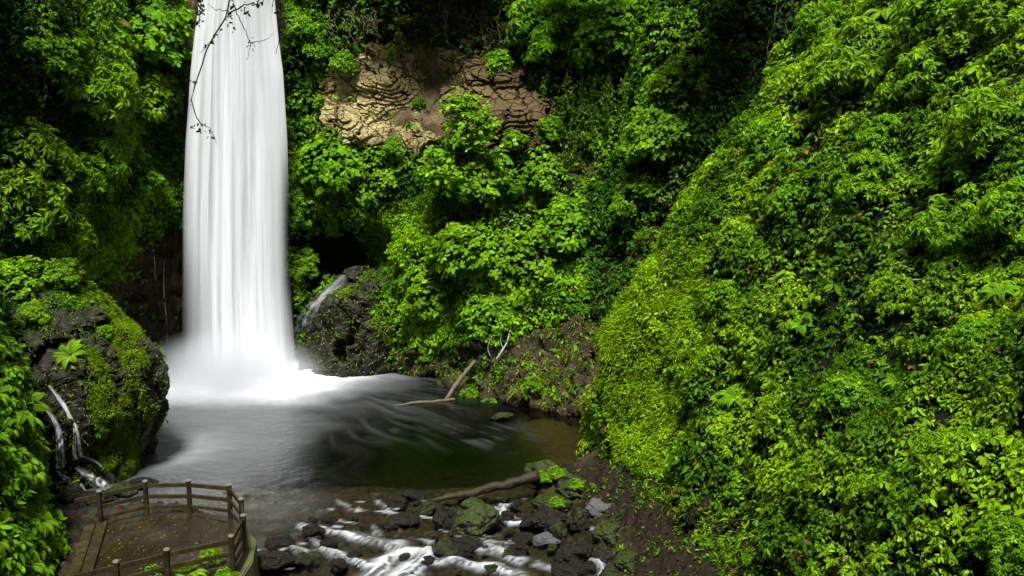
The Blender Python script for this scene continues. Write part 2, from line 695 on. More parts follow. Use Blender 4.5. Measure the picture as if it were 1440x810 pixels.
back_cols = [
    ((-27, 28), (-1, .1), [-.5, 0, .5, 1, 1, .5, 1, 1.5, 4, 9]),
    ((-23, 37), (-.9, .4), [0, 0, 0, -.3, -1.2, -1.6, -1.2, -.2, 3, 8]),
    ((-22, 44), (-.9, .35), [0, 0, 0, -.5, -1.3, -1.8, -1.6, -1, 2, 7]),
    ((-21.3, 50.0), (-.7, .7), [0, 0, 0, 0, -.4, -.8, -1, -1, 2, 6]),
    ((-18.5, 53.2), (-.2, 1), [0, 0, 0, 0, 0, 0, 0, 0, 5, 10]),
    ((-14.2, 53.6), (0, 1), [0, 0, 0, 0, 0, 0, 0, 0, 5, 10]),
    ((-11.6, 53.6), (.1, 1), [0, 0, .6, 2.2, .1, -.4, -.1, .2, 1, 4]),
    ((-8.7, 51.8), (.3, .95), [0, 0, .5, 2.0, .3, .6, 1.6, 1.2, 1.4, 4]),
    ((-6, 48.8), (.3, .95), [-.3, 0, .7, .7, 1.2, 2.6, 3.6, 2.9, 3, 6]),
    ((-3, 46.3), (.3, .95), [-.5, 0, .7, .8, 1.8, 3.8, 5.2, 4.8, 5, 8]),
    ((0, 44.2), (.4, .9), [-1, 0, 1.5, 2.4, 3.6, 5.3, 6.6, 6.6, 7, 10]),
    ((2.5, 42), (.5, .87), [-1, 0, 2, 3.5, 5, 6.8, 8.2, 8.8, 9.5, 13]),
    ((5, 40.3), (.3, .95), [-1, 0, 1.6, 3.2, 4.8, 6.0, 7.0, 7.6, 9, 13]),
    ((10, 39.5), (.1, 1), [0, 0, 1, 2.2, 3.4, 4.2, 5.0, 5.6, 7, 11]),
    ((18, 38.5), (0, 1), [0, 0, 1, 2, 3, 3.8, 4.6, 5.2, 7, 11]),
    ((32, 36), (0, 1), [0, 0, 2, 4, 5.5, 7, 8.5, 9, 10, 13]),
]
right_cols = [
    ((12, 43), (.5, -.8), [-.5, 0, .6, 1.2, 2, 3, 4.5, 7, 12, 20]),
    ((5.2, 38.5), (.95, -.35), [-.5, 0, .4, .8, 1.8, 3.6, 6.2, 9, 14, 22]),
    ((3.5, 35.2), (1, 0), [-.5, 0, .3, .7, 2.0, 4.1, 7.4, 10.6, 15, 22]),
    ((4.4, 30), (1, .05), [-.8, 0, 1, 1.8, 3.0, 4.6, 7.2, 9.6, 14, 22]),
    ((5.4, 26), (1, 0), [-1, 0, 1.4, 2.6, 3.9, 5.6, 8, 10.4, 15, 23]),
    ((6, 20), (1, 0), [-1, 0, 1.7, 3.3, 4.9, 6.6, 9, 11.4, 16, 24]),
    ((6.3, 12), (1, 0), [-1, 0, 1.7, 3.3, 4.9, 6.8, 9.5, 12, 17, 25]),
    ((6.5, -2), (1, 0), [-1, 0, 2, 4, 6, 8, 11, 14, 19, 27]),
    ((7, -16), (1, 0), [-1, 0, 2, 4, 6, 8, 11, 14, 19, 27]),
]
left_cols = [
    ((-13, -16), (-1, 0), [-.5, 0, 1.5, 3, 4.5, 7.0, 12, 19, 29, 40]),
    ((-12, 8), (-1, 0), [-.5, 0, 1, 2, 3.5, 6.5, 12, 19, 29, 40]),
    ((-12.4, 17), (-1, 0), [-.3, 0, .6, 1.3, 2.6, 5.4, 12, 19, 29, 40]),
    ((-12.9, 22.5), (-1, .1), [-.3, 0, .7, 1.4, 2.6, 5.4, 12, 19, 29, 40]),
    ((-14.4, 26.3), (-.9, .4), [-.3, 0, .8, 1.8, 3.2, 6.2, 12, 19, 29, 40]),
    ((-17.5, 29.5), (-.6, .8), [-.3, 0, .8, 1.8, 3.2, 6.5, 12, 19, 29, 40]),
    ((-22, 31), (-.2, 1), [-.3, 0, 1, 2, 3.5, 6.5, 12, 19, 29, 40]),
]
# polygons are places on the slopes, read off where those places show in the photograph
TAN = [(448, 118), (470, 85), (560, 58), (650, 66), (725, 85), (775, 150), (768, 208), (700, 222), (625, 200), (590, 222), (500, 208), (452, 192)]
ROOTS = [(468, -40), (740, -40), (735, 80), (560, 62), (462, 105)]
SCAR = [(735, 150), (800, 155), (860, 205), (840, 250), (745, 235)]
GULLY = [(790, 470), (838, 400), (905, 300), (985, 225), (1050, 165), (1095, 175), (1010, 275), (930, 370), (860, 480), (850, 560)]
CAVE = [(424, 330), (470, 312), (525, 345), (538, 372), (505, 402), (470, 400), (425, 425)]
WETW = [(150, 400), (200, 335), (240, 322), (262, 330), (262, 540), (150, 540)]
FALLW = [(262, -60), (392, -60), (415, 540), (250, 540)]
FOOT = [(540, 485), (640, 478), (700, 480), (760, 440), (830, 430), (850, 480), (880, 690), (700, 610), (560, 560)]
MOSSB = [(515, 300), (600, 270), (625, 320), (570, 410), (530, 410)]
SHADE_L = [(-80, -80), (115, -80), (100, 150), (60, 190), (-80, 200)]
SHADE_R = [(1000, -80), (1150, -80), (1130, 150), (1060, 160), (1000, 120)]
MOSSR = [(826, 385), (905, 340), (1005, 350), (1000, 470), (960, 560), (955, 690), (870, 650), (835, 500)]
SOILR = [(840, 640), (950, 690), (1010, 715), (1090, 770), (1160, 830), (830, 830)]


def jitter(P, u, v, a=22):
    return u + (fbm(P, 1.6, 3, 51) - .5) * 2 * a, v + (fbm(P, 1.6, 3, 77) - .5) * 2 * a


def soft(P, u, v, poly, a=26):
    r = 0
    for k in range(4):
        r = r + inpoly(u + (fbm(P, .9, 3, 60 + k) - .5) * 2 * a, v + (fbm(P, .9, 3, 70 + k) - .5) * 2 * a, poly)
    return r / 4.0


back_G = lump(sheet(back_cols, .2), -1, 1.2, .6, 3)
right_G = lump(sheet(right_cols, .2), -1, 1.0, .45, 5)
left_G = lump(sheet(left_cols, .25), 1, .5, .3, 8)
# the first column runs the other way round on the left side: work the facing out from the geometry
SHEETS = {}


def add_sheet(name, G, weights, label=None):
    nt, ns = G.shape[:2]
    N = grid_normals(G)
    c = np.array([-4, 34, 6.0])
    flip = np.mean(np.sum(N * (c - G), -1)) < 0
    if flip:
        N = -N
    V = G.reshape(-1, 3)
    f = grid_faces(nt, ns)
    if flip:
        f = f[:, ::-1]
    u, v, _ = proj(V)
    at_ = weights(V, u, v)
    me = mesh_np(name, V, f, M['earth'], smooth_=True, attrs=at_)
    o = kind(link(name, me), 'structure')
    SHEETS[name] = (G, N, V, f)
    return o


def w_back(V, u, v):
    return {'tan': np.clip(.6 * soft(V, u, v, TAN) + .12 * soft(V, u, v, ROOTS) + .2 * soft(V, u, v, SCAR), 0, 1) ,
            'wet': np.clip(soft(V, u, v, WETW, 12) + soft(V, u, v, FALLW) + .7 * soft(V, u, v, FOOT), 0, 1),
            'brown': np.clip(soft(V, u, v, ROOTS) + soft(V, u, v, TAN) + soft(V, u, v, SCAR) + soft(V, u, v, GULLY) + soft(V, u, v, FOOT), 0, 1),
            'moss': .6 * soft(V, u, v, MOSSB)}


def w_right(V, u, v):
    return {'tan': np.zeros(len(V)), 'wet': .3 * soft(V, u, v, SOILR), 'brown': soft(V, u, v, SOILR), 'moss': .5 * soft(V, u, v, MOSSR)}


def w_left(V, u, v):
    z = np.zeros(len(V))
    return {'tan': z, 'wet': z + .3, 'moss': z, 'brown': z + .2}


# rock texture worked into the cliff where it is bare
def carve(G, polys, amp, scale, seed):
    V = G.reshape(-1, 3)
    u, v, _ = proj(V)
    w = np.zeros(len(V))
    for p in polys:
        w = np.maximum(w, soft(V, u, v, p, 10))
    fc_ = facets(V * np.array([1, 1, 1.3]), scale, seed)
    N = grid_normals(G).reshape(-1, 3)
    h = fc_ * amp + (fbm(V, .5, 2, seed) - .5) * amp * .7
    s = np.sign(np.mean(np.sum(N * (np.array([-4, 34, 6.0]) - V), -1)))
    return (V + N * (s * w * h)[:, None]).reshape(G.shape)


back_G = carve(back_G, [WETW, FOOT], .5, .9, 5)
back_G = carve(back_G, [ROOTS, SCAR, GULLY], .6, .7, 15)
right_G = carve(right_G, [SOILR], .35, .5, 25)
add_sheet('cliff', back_G, w_back)
add_sheet('hillside', right_G, w_right)
add_sheet('river_bank', left_G, w_left)


# ------------------------------------------------------------------ river bed and water
def zw(y):
    return -.07 * np.maximum(0, 31 - y)


RF = np.array([(12, 43), (5.2, 38.5), (3.5, 35.2), (4.4, 30), (5.4, 26), (6, 20), (6.3, 12)], float)
SAND = np.array([onz(u, v, -.2)[:2] for u, v in [(770, 590), (800, 625), (815, 650)]])
ALG = np.array([onz(u, v, -.4)[:2] for u, v in [(600, 590), (665, 605)]])
xs = np.concatenate([np.arange(-60, -16, .6), np.arange(-16, 9, .13), np.arange(9, 40, .6)])
ys = np.concatenate([np.arange(-16, 20, .6), np.arange(20, 36, .13), np.arange(36, 62, .4)])
X, Y = np.meshgrid(xs, ys)
P2 = np.stack([X, Y], -1)
P3 = np.stack([X, Y, 0 * X], -1)
dR = segdist(P2, RF)[0]
zb = zw(Y) - .22 - 1.5 * smooth(31.5, 37, Y)
dS = segdist(P2, SAND)[0]
zb = np.maximum(zb, -.5 - 1.2 * smooth(.8, 4.5, dS)) * (dS < 4.5) + zb * (dS >= 4.5)
zb = zb + np.where(Y < 34, 1.1 * smooth(2.7, .1, dR) * (.5 + .9 * fbm(P3, 1.3, 3, 26)) + smooth(4.2, 2.8, dR) * (.26 * facets(P3, .75, 27, .9) + .14 * facets(P3, .3, 28, .9)), .25 * smooth(1.5, 0, dR))
zb = zb + 1.1 * smooth(-9.4, -11.0, X) * smooth(30.5, 28, Y)
zb = zb + smooth(33.5, 31, Y) * (.17 * facets(P3, .5, 127, .9) + .10 * facets(P3, .24, 128, .9))
zb = zb + (fbm(P3, 1.4, 4, 21) - .5) * .5 + (fbm(P3, .5, 2, 23) - .5) * .2
V = np.stack([X, Y, zb], -1).reshape(-1, 3)
p2 = V[:, :2]
me = mesh_np('river_bed', V, grid_faces(len(ys), len(xs)), M['bed'], smooth_=True,
             attrs={'soil': smooth(2.6, 1.2, segdist(p2, RF)[0] + (fbm(V, .8, 3, 29) - .5) * 2) * (p2[:, 1] < 34), 'sand': smooth(2.4, .4, segdist(p2, SAND)[0]) * .6, 'algae': smooth(2.2, .3, segdist(p2, ALG)[0])})
kind(link('river_bed', me), 'structure')
_f = grid_faces(len(ys), len(xs))
_c = V[_f].mean(1)
_q = segdist(_c[:, :2], RF)[0] + (fbm(_c, .8, 3, 29) - .5) * 2
_ok = (_q < 2.6) & (_c[:, 1] > 21) & (_c[:, 1] < 33) & (_c[:, 2] > zw(_c[:, 1]) + .03) & (_c[:, 0] < 6.5)
_i = np.repeat(np.nonzero(_ok)[0], rng.poisson(1.3, _ok.sum()))
BEDP = _c[_i] + rng.uniform(-.06, .06, (len(_i), 3)) * np.array([1, 1, 0])
_e1, _e2 = V[_f[_i, 1]] - V[_f[_i, 0]], V[_f[_i, 3]] - V[_f[_i, 0]]
BEDN = norm(np.cross(_e1, _e2))
V = np.array([[-300, -300, -4], [300, -300, -4], [300, 300, -4], [-300, 300, -4.0]])
gm = NT('forest_floor')
gm = gm.done(gm.principled(gm.ramp(gm.noise(3), [(.3, (.02, .03, .008)), (.7, (.05, .07, .02))]), .9))
kind(link('ground', mesh_np('ground', V, np.array([[0, 1, 2, 3]]), gm)), 'structure')
# unseen slope under and behind the camera, added and steepened to block low sky light
xs = np.linspace(-40, 40, 90)
ys = np.linspace(4.5, -45, 90)
X, Y = np.meshgrid(xs, ys)
Z = np.interp(-Y, [-4.5, -2.5, -1, 2, 6, 20, 45], [-3, 3, 9.0, 10.2, 17, 38, 50.0]) + (fbm(np.stack([X, Y, X * 0], -1), 5, 4, 31) - .5) * 2.0
V = np.stack([X, Y, Z], -1).reshape(-1, 3)
kind(link('sky_block_slope_terrain', mesh_np('sky_block_slope_terrain', V, grid_faces(90, 90)[:, ::-1], gm, smooth_=True)), 'structure')

FALL_Y = 49.6
EDGE = [(-70, 277, 377), (0, 272, 381), (50, 265, 386), (100, 260, 393), (200, 254, 400), (300, 251, 404), (400, 252, 406), (500, 252, 413), (560, 250, 424)]


def fall_edges(v):
    e = np.array(EDGE, float)
    return np.interp(v, e[:, 0], e[:, 1]), np.interp(v, e[:, 0], e[:, 2])


fl = at(250, 532, FALL_Y)
fr = at(420, 532, FALL_Y)
FX0, FX1 = fl[0], fr[0]


def c4(x, y):
    return 360 + x / 2.078, 420 + y / 2.078


def wpt(u, v):
    z = 0.0
    for k in range(6):
        p = onz(u, v, z)
        z = float(zw(p[1]))
    return p


RAPIDS = [  # (points in the detail view, width at start and end in metres, strength)
    ([(130, 665), (200, 678), (280, 692), (360, 712), (430, 735), (480, 760)], .16, .5, .9),
    ([(195, 735), (270, 758), (345, 790)], .15, .3, .9),
    ([(60, 742), (95, 735), (130, 745)], .12, .2, .8),
    ([(505, 738), (440, 752), (385, 768), (350, 800)], .25, .65, 1.15),
    ([(500, 735), (480, 770), (430, 812)], .25, .7, .9),
    ([(745, 600), (725, 615), (700, 645)], .14, .2, .9),
    ([(715, 605), (735, 640), (750, 662), (800, 655)], .12, .2, .95),
    ([(690, 618), (720, 625)], .2, .15, .7),
    ([(530, 768), (620, 775), (700, 792), (770, 808)], .25, .45, .9),
    ([(640, 738), (700, 748), (770, 768)], .15, .3, .7),
    ([(590, 700), (660, 712), (720, 745)], .12, .35, .6),
    ([(690, 708), (740, 716), (790, 708)], .1, .2, .6),
    ([(985, 750), (1005, 775), (1022, 806)], .12, .3, .9),
    ([(350, 588), (372, 608), (388, 630)], .1, .2, .65),
    ([(240, 592), (262, 604), (280, 620)], .1, .15, .5),
    ([(150, 700), (180, 730), (230, 745)], .1, .2, .6),
        ([(820, 775), (900, 790), (960, 806)], .15, .3, .5),
    ([(355, 690), (350, 660)], .2, .1, .4),
]
step = .11
xs = np.arange(-29, 9.01, step)
ys = np.arange(13, 55.01, step)
X, Y = np.meshgrid(xs, ys)
P2 = np.stack([X, Y], -1)
P3 = np.stack([X, Y, 0 * X], -1)
# white water thrown out from the foot of the fall
cx = (FX0 + FX1) / 2
ddx = np.maximum(0, np.abs(X - cx) - 2.9)
ddx = np.where(X > cx, ddx * .74, ddx * 1.0)
ddy = np.where(Y < FALL_Y, (FALL_Y - .6 - Y) * .62, (Y - FALL_Y) * .9)
ddy = np.maximum(ddy, 0)
r = np.sqrt(ddx ** 2 + ddy ** 2)
ang = np.arctan2(X - cx, FALL_Y + 5.5 - Y)
rr = np.hypot(X - cx, FALL_Y + 5.5 - Y)
stre = noise(np.stack([ang * 34, rr * .22, X * 0], -1), 5) * .45 + noise(np.stack([ang * 95, rr * .35, X * 0], -1), 6) * .55
warp = (fbm(P3, 2.6, 3, 88) - .5) * 4.0
foam = 1.1 * smooth(7.2, .2, r + warp * .45 + (stre - .5) * .5) ** 2.1 * (1 - .25 * smooth(1.2, 4, r) * smooth(.64, .36, stre)) * (1 - .35 * smooth(1, 4, r) * fbm(P3 * np.array([.5, 1.3, 1]), .7, 3, 93))
foam = np.maximum(foam, smooth(2.8, .2, r + (stre - .5) * 1.0))
swp = np.stack([ang * 9 + (fbm(P3, 4.5, 2, 121) - .5) * 1.5, rr * .2 + (fbm(P3, 4.0, 2, 122) - .5) * .7, X * 0], -1)
swirl = fbm(swp * np.array([1.4, 1, 1]), 1.0, 4, 123) * .4 + fbm(swp * np.array([6, 1.3, 1]), 1.0, 3, 124) * .6
foam = np.maximum(foam, .08 * smooth(12, 1.0, r) * smooth(.3, .8, swirl))
foam = foam * (.86 + .28 * fbm(P3 * np.array([1, 1.6, 1]), .35, 3, 126))
tailp = np.array([onz(430, 560, 0)[:2], onz(560, 590, 0)[:2], onz(680, 612, 0)[:2]])
td = segdist(P2, tailp)[0]
foam = np.maximum(foam, .035 * smooth(.4, .62, fbm(P3, 1.6, 3, 97)) * smooth(3.4, 0, td) * smooth(.2, .9, noise(np.stack([ang * 110, rr * .4, X * 0], -1), 9)))
milk = .07 * smooth(onz(520, 640, 0)[0], onz(330, 640, 0)[0], X + (fbm(P3, 2.5, 3, 44) - .5) * 5) * smooth(26, 33, Y)
mp_ = onz(268, 632, 0)
milk = milk + .13 * np.exp(-(((X - mp_[0]) / 1.3) ** 2 + ((Y - mp_[1]) / 2.0) ** 2)) * (.5 + fbm(P3, 1.0, 3, 12))
milk = milk * (.75 + .5 * fbm(P3 * np.array([.6, 1.6, 1]), .8, 3, 15))
foam = np.maximum(foam, milk)
Z = zw(Y) + 0 * X
riff = smooth(34.5, 31, Y) * smooth(-12, -8.5, X) * smooth(3.6, 2.6, X)
# thin glints painted as foam white where the shallow water breaks over stones
ln = noise(np.stack([X * 2.2, Y * 5.0 + X * 1.2, 0 * X], -1), 33)
foam = np.maximum(foam, riff * .30 * smooth(31.5, 30, Y) * smooth(.80, .97, ln) * smooth(.45, .6, fbm(P3, 1.8, 2, 35)))
Z = Z + riff * (fbm(P3 * np.array([1, 1.8, 1]), .7, 3, 36) - .5) * .14
for pts, w0, w1, st in RAPIDS:
    pp = np.array([wpt(*c4(*p))[:2] for p in pts])
    if len(pp) > 2:
        pp = spline(pp, 14)
    lo, hi = pp.min(0) - 1.6, pp.max(0) + 1.6
    ix = (xs > lo[0]) & (xs < hi[0])
    iy = (ys > lo[1]) & (ys < hi[1])
    sub = np.ix_(iy, ix)
    q = P2[sub]
    q = q + np.stack([noise(np.concatenate([q * 1.7, q[..., :1] * 0], -1), 91) - .5, noise(np.concatenate([q * 1.7, q[..., :1] * 0], -1), 92) - .5], -1) * .3
    d, al, sd, L = segdist(q, pp)
    w = .8 * (w0 + (w1 - w0) * al / max(L, 1e-6))
    s = noise(np.stack([sd * 13, al * 1.4, 0 * al], -1), 41) * .65 + noise(np.stack([sd * 30, al * 2.2, 0 * al], -1), 42) * .35
    core = smooth(1.5, .1, d / w + (s - .5) * 1.1)
    foam[sub] = np.maximum(foam[sub], st * core * (.05 + .74 * smooth(.32, .8, s)))
    Z[sub] += .16 * st * smooth(1.3, 0, d / w) * (w / .5) ** .5
Z = Z + smooth(6, 0, r) * (fbm(P3, .8, 3, 71) - .45) * .14
depth = 1.25 * smooth(31.5, 36.5, Y) * (.25 + .75 * smooth(.6, 4.6, segdist(P2, SAND)[0])) + .12
V = np.stack([X, Y, Z], -1).reshape(-1, 3)
chop = .35 + .65 * smooth(36, 31, Y) + .25 * smooth(-4, -12, X)
me = mesh_np('water', V, grid_faces(len(ys), len(xs)), M['water'], smooth_=True,
             attrs={'foam': np.clip(foam, 0, 1), 'depth': np.clip(depth, 0, 1), 'chop': chop})
kind(link('water', me), 'structure')

# ------------------------------------------------------------------ waterfall
wf = thing('waterfall', 'tall white silky waterfall plunging off the cliff into the pool', 'waterfall', (cx, FALL_Y, 0))
for k, (nm, mt, dy) in enumerate([('back_curtain', 'fall_back', .45), ('middle_curtain', 'fall_mid', 0.05), ('front_veil', 'fall_front', -.35)]):
    nu, nv = 150, 110
    U = np.linspace(0, 1, nu)[None, :] * np.ones((nv, 1))
    vv = np.linspace(-70, 548, nv)
    e0, e1 = fall_edges(vv)
    y0 = FALL_Y + dy + .9 * (2 * U - 1) ** 2 - .5 * (np.linspace(0, 1, nv)[:, None]) ** 2
    yc = FALL_Y + dy
    A = np.array([at(a, b, yc) for a, b in zip(e0, vv)])
    B = np.array([at(a, b, yc) for a, b in zip(e1, vv)])
    Zr = A[:, 2]
    Xg = A[:, :1] + (B[:, :1] - A[:, :1]) * U
    s1 = noise(np.stack([U * 7 + 40 * k, vv[:, None] / 420 + 0 * U, 0 * U + k], -1), 2)
    s2 = noise(np.stack([U * 26 + 40 * k, vv[:, None] / 300 + 0 * U, 0 * U + k], -1), 4)
    Yg = y0 - .28 * (s1 - .5) - .04 * (s2 - .5)
    G = np.stack([Xg, Yg, Zr[:, None] + 0 * U], -1)
    # over the lip: the top bends back into the stream above
    top = np.stack([Xg[0] + 0 * U[0], Yg[0] + 9.0, np.full(nu, Zr[0] + 1.9)], -1)
    top2 = np.stack([Xg[0], Yg[0] + 1.8, np.full(nu, Zr[0] + 1.3)], -1)
    G = np.concatenate([top[None], top2[None], G])
    ev = np.minimum(U, 1 - U)
    frac = np.linspace(0, 1, nv)[:, None]
    wob = (noise(np.stack([U * 9, frac * 3 + 0 * U, 0 * U + 5 + k], -1), 8) - .3) * .16
    veil = smooth(0.0, .15 + .12 * frac + .09 * k, ev + wob * (ev > 0))
    veil = np.concatenate([veil[:1], veil[:1], veil])
    uv = np.stack([np.concatenate([U[:1], U[:1], U]), np.concatenate([[[-.05]], [[-.02]], frac]) * np.ones((1, nu))], -1)
    V = G.reshape(-1, 3)
    me = mesh_np(nm, V - np.array([cx, FALL_Y, 0]), grid_faces(nv + 2, nu), M[mt], smooth_=True, attrs={'veil': veil}, uv=uv.reshape(-1, 2))
    link(nm, me, wf)


def ico(n):
    import bmesh
    bm = bmesh.new()
    bmesh.ops.create_icosphere(bm, subdivisions=n, radius=1)
    V = np.array([v.co[:] for v in bm.verts])
    T = np.array([[v.index for v in f.verts] for f in bm.faces])
    bm.free()
    return V, T


ICO = {n: ico(n) for n in (3, 4, 5, 6)}
V, T = ICO[4]
mo = link('mist', mesh_np('mist', V, T, M['mist']), None, (cx - .1, FALL_Y - 2.2, .1))
mo.scale = (6.0, 5.2, 3.2)
kind(mo, 'stuff')
sky_mat = None


# ------------------------------------------------------------------ leaves
def leaves_mesh(name, P, A, N, L, W, C, mat, droop=.18, fold=.12):
    n = len(P)
    L = np.broadcast_to(L, (n,))[:, None]
    W = np.broadcast_to(W, (n,))[:, None]
    A = norm(A)
    S = norm(np.cross(N, A))
    N = np.cross(A, S)
    dr = np.broadcast_to(droop, (n,))[:, None] * L
    v = np.empty((n, 6, 3))
    v[:, 0] = P
    v[:, 1] = P + .32 * L * A + .5 * W * S - fold * W * N
    v[:, 2] = P + .72 * L * A + .36 * W * S - fold * W * N - dr * .45 * N
    v[:, 3] = P + L * A - dr * N
    v[:, 4] = P + .72 * L * A - .36 * W * S - fold * W * N - dr * .45 * N
    v[:, 5] = P + .32 * L * A - .5 * W * S - fold * W * N
    b = (np.arange(n) * 6)[:, None]
    f = np.concatenate([b + np.array([0, 1, 2, 3]), b + np.array([0, 3, 4, 5])])
    c = np.repeat(np.clip(C, 0, 1), 6, axis=0)
    return mesh_np(name, v.reshape(-1, 3), f, mat, colors=c)


def basis(D):
    ref = np.where(np.abs(D[:, 2:3]) > .9, np.array([[1.0, 0, 0]]), np.array([[0, 0, 1.0]]))
    T_ = norm(np.cross(ref, D))
    return T_, np.cross(D, T_)


def whorls(C, D, L, k, colr, tilt=(-.25, .45), sag=.25, aspect=.42, crand=.35):
    """k leaves radiating from each tip"""
    m = len(C)
    T_, B_ = basis(D)
    L = np.broadcast_to(L, (m,))
    ph = rng.uniform(0, 6.28, m)
    i = np.tile(np.arange(k), m)
    w = np.repeat(np.arange(m), k)
    a = ph[w] + i * 2 * np.pi / k + rng.normal(0, .4, m * k)
    R = np.cos(a)[:, None] * T_[w] + np.sin(a)[:, None] * B_[w]
    t = rng.uniform(tilt[0], tilt[1], m * k)
    A = R * np.cos(t)[:, None] + D[w] * np.sin(t)[:, None]
    A[:, 2] -= sag * rng.uniform(.3, 1.3, m * k)
    N = D[w] * np.cos(t)[:, None] - R * np.sin(t)[:, None]
    N = norm(N + rng.normal(0, .18, N.shape))
    Ls = L[w] * rng.uniform(.65, 1.15, m * k)
    cc = colr[w] * rng.uniform(1 - crand, 1 + crand, (m * k, 1))
    P = C[w] + R * (.12 * Ls)[:, None]
    return P, A, N, Ls, Ls * aspect * rng.uniform(.85, 1.15, m * k), cc


BRIGHT = np.array([.18, .41, .003])
MID = np.array([.050, .165, .002])
DARK = np.array([.008, .048, .002])
YEL = np.array([.24, .42, .014])
MOSS = np.array([.25, .44, .004])


def tone(t):
    """0 dark ... 1 bright yellow green"""
    t = np.clip(t, 0, 1)[..., None]
    a = DARK + (MID - DARK) * np.clip(t * 2, 0, 1)
    return a + (BRIGHT - MID) * np.clip(t * 2 - 1, 0, 1)


def sample(name, dens, step=1):
    G, N, V, f = SHEETS[name]
    a, b, c, d = (V[f[:, i]] for i in range(4))
    nn = np.cross(c - a, d - b)
    area = .5 * np.linalg.norm(nn, axis=1)
    nn = norm(nn)
    ctr = (a + b + c + d) / 4
    u, v, dd = proj(ctr)
    face = (dd > 3) & (np.sum(nn * (CAM - ctr), 1) > -.25 * dd)
    vis = ((u > -170) & (u < 1610) & (v > -150) & (v < 960) & face) * 1.0
    vis = np.maximum(vis, .5 * ((u > -650) & (u < 2250) & (v > -420) & (v < 1050) & face))
    k = rng.poisson(area * dens * vis)
    i = np.repeat(np.arange(len(f)), k)
    s, t = rng.random((2, len(i), 1))
    P = (a[i] * (1 - s) + b[i] * s) * (1 - t) + (d[i] * (1 - s) + c[i] * s) * t
    return P, nn[i]


def cover(sheet_name, name, dens, classify):
    P, N = sample(sheet_name, dens)
    u, v, dd = proj(P)
    keep, size, tn, off = classify(P, N, *jitter(P, u, v), dd)
    m = rng.random(len(P)) < keep
    P, N, size, tn, off = P[m], N[m], size[m], tn[m], off[m]
    h = fbm(P, 1.0, 2, 101)
    P = P + N * (off * (.15 + 1.5 * np.clip(h - .3, 0, 1)) * rng.random(len(P)) ** .6)[:, None]
    D = norm(N * .5 + UP * .75 + rng.normal(0, .38, P.shape))
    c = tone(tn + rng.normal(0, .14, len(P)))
    old = rng.random(len(P)) < .025
    c[old] = np.array([.16, .13, .02]) * rng.uniform(.4, 1.3, (old.sum(), 1))
    out = [[], [], [], [], [], []]
    pick = rng.integers(0, 3, len(P))
    size = size * np.exp(rng.normal(0, .22, len(P)))
    for k in (3, 4, 6):
        g = pick == (3, 4, 6).index(k)
        for o_, x in zip(out, whorls(P[g], D[g], size[g] * (1.12 if k < 6 else .95), k, c[g], (-.5, .35), .55, .46)):
            o_.append(x)
    arr = [np.concatenate(x) for x in out]
    print(name, len(arr[0]), 'leaves')
    return kind(link(name, leaves_mesh(name, *arr, M['leaf'])), 'stuff')


def patch(P, s, th, sc_, w=.08):
    return smooth(th - w, th + w, fbm(P, sc_, 3, s))


def cls_back(P, N, u, v, d):
    keep = .3 + .7 * patch(P, 201, .45, 1.5)
    keep = keep * (.45 + .55 * patch(P, 203, .38, 3.6))
    size = .17 + .10 * fbm(P, 2.5, 2, 205)
    tn = .18 + .65 * patch(P, 207, .5, 2.6, .2)
    off = np.full(len(P), .75)

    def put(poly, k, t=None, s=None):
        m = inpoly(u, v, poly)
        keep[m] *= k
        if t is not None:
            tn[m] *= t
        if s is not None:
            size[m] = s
    tw_ = soft(P, u, v, TAN, 30)
    keep = keep * np.where(tw_ > .8, .05, 1 - .75 * tw_)
    put(ROOTS, .22, .8)
    put(SCAR, .35)
    put(GULLY, .3)
    put(CAVE, .0)
    put(WETW, .02)
    put(FALLW, .0)
    put(FOOT, .08, .8)
    put(MOSSB, .45, 1.5, .16)
    put(SHADE_L, .8, .2)  # shade put into the leaf colour of the upper corner
    put(SHADE_R, .5, .3)  # leaf colour darkened to paint the hollow's shade
    g = inpoly(u, v, [(530, 330), (620, 330), (820, 330), (830, 440), (690, 480), (560, 490), (530, 440)])
    keep[g] = np.maximum(keep[g], .55 + .4 * patch(P[g], 209, .45, 1.1))
    tn[g] += .25
    keep[(u < 1150) & (u > 700) & (v < 330)] *= .85
    keep[P[:, 2] < .5] *= .1
    return keep, size, tn, off


def cls_right(P, N, u, v, d):
    keep = .12 + .88 * patch(P, 301, .46, .8)
    keep *= .3 + .7 * patch(P, 303, .42, 2.6)
    size = (.115 + .08 * fbm(P, 2.0, 2, 305)) * np.clip(d / 26, .78, 1.1)
    tn = .34 + .6 * patch(P, 307, .5, 2.2, .2)
    off = np.full(len(P), .55)
    m = inpoly(u, v, MOSSR)
    keep[m] *= .26
    tn[m] += .3
    size[m] *= .75
    m = inpoly(u, v, SOILR)
    keep[m] *= .14
    m = (v < 260)
    size[m] *= 1.15
    keep[P[:, 2] < .35] *= .1
    return keep, size, tn, off


def cls_left(P, N, u, v, d):
    keep = .35 + .65 * patch(P, 401, .42, .9)
    size = .17 + .08 * fbm(P, 2.0, 2, 405)
    tn = .45 + .5 * patch(P, 407, .5, 2.0, .2)
    off = np.full(len(P), .7)
    keep[P[:, 2] < .5] *= .15
    return keep, size, tn, off


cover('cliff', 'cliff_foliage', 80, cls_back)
cover('hillside', 'hillside_foliage', 215, cls_right)
cover('river_bank', 'bank_foliage', 80, cls_left)


def under(P, N, u, v, d):
    n = len(P)
    keep = np.full(n, .9)
    for q, k in ((TAN, .0), (ROOTS, .1), (SCAR, .25), (GULLY, .3), (CAVE, 0), (WETW, 0), (FALLW, 0), (FOOT, .03), (SOILR, .06), (MOSSR, .6)):
        keep[inpoly(u, v, q)] *= k
    keep[P[:, 2] < .4] = 0
    return keep, np.full(n, .15), np.full(n, .05), np.full(n, .12)


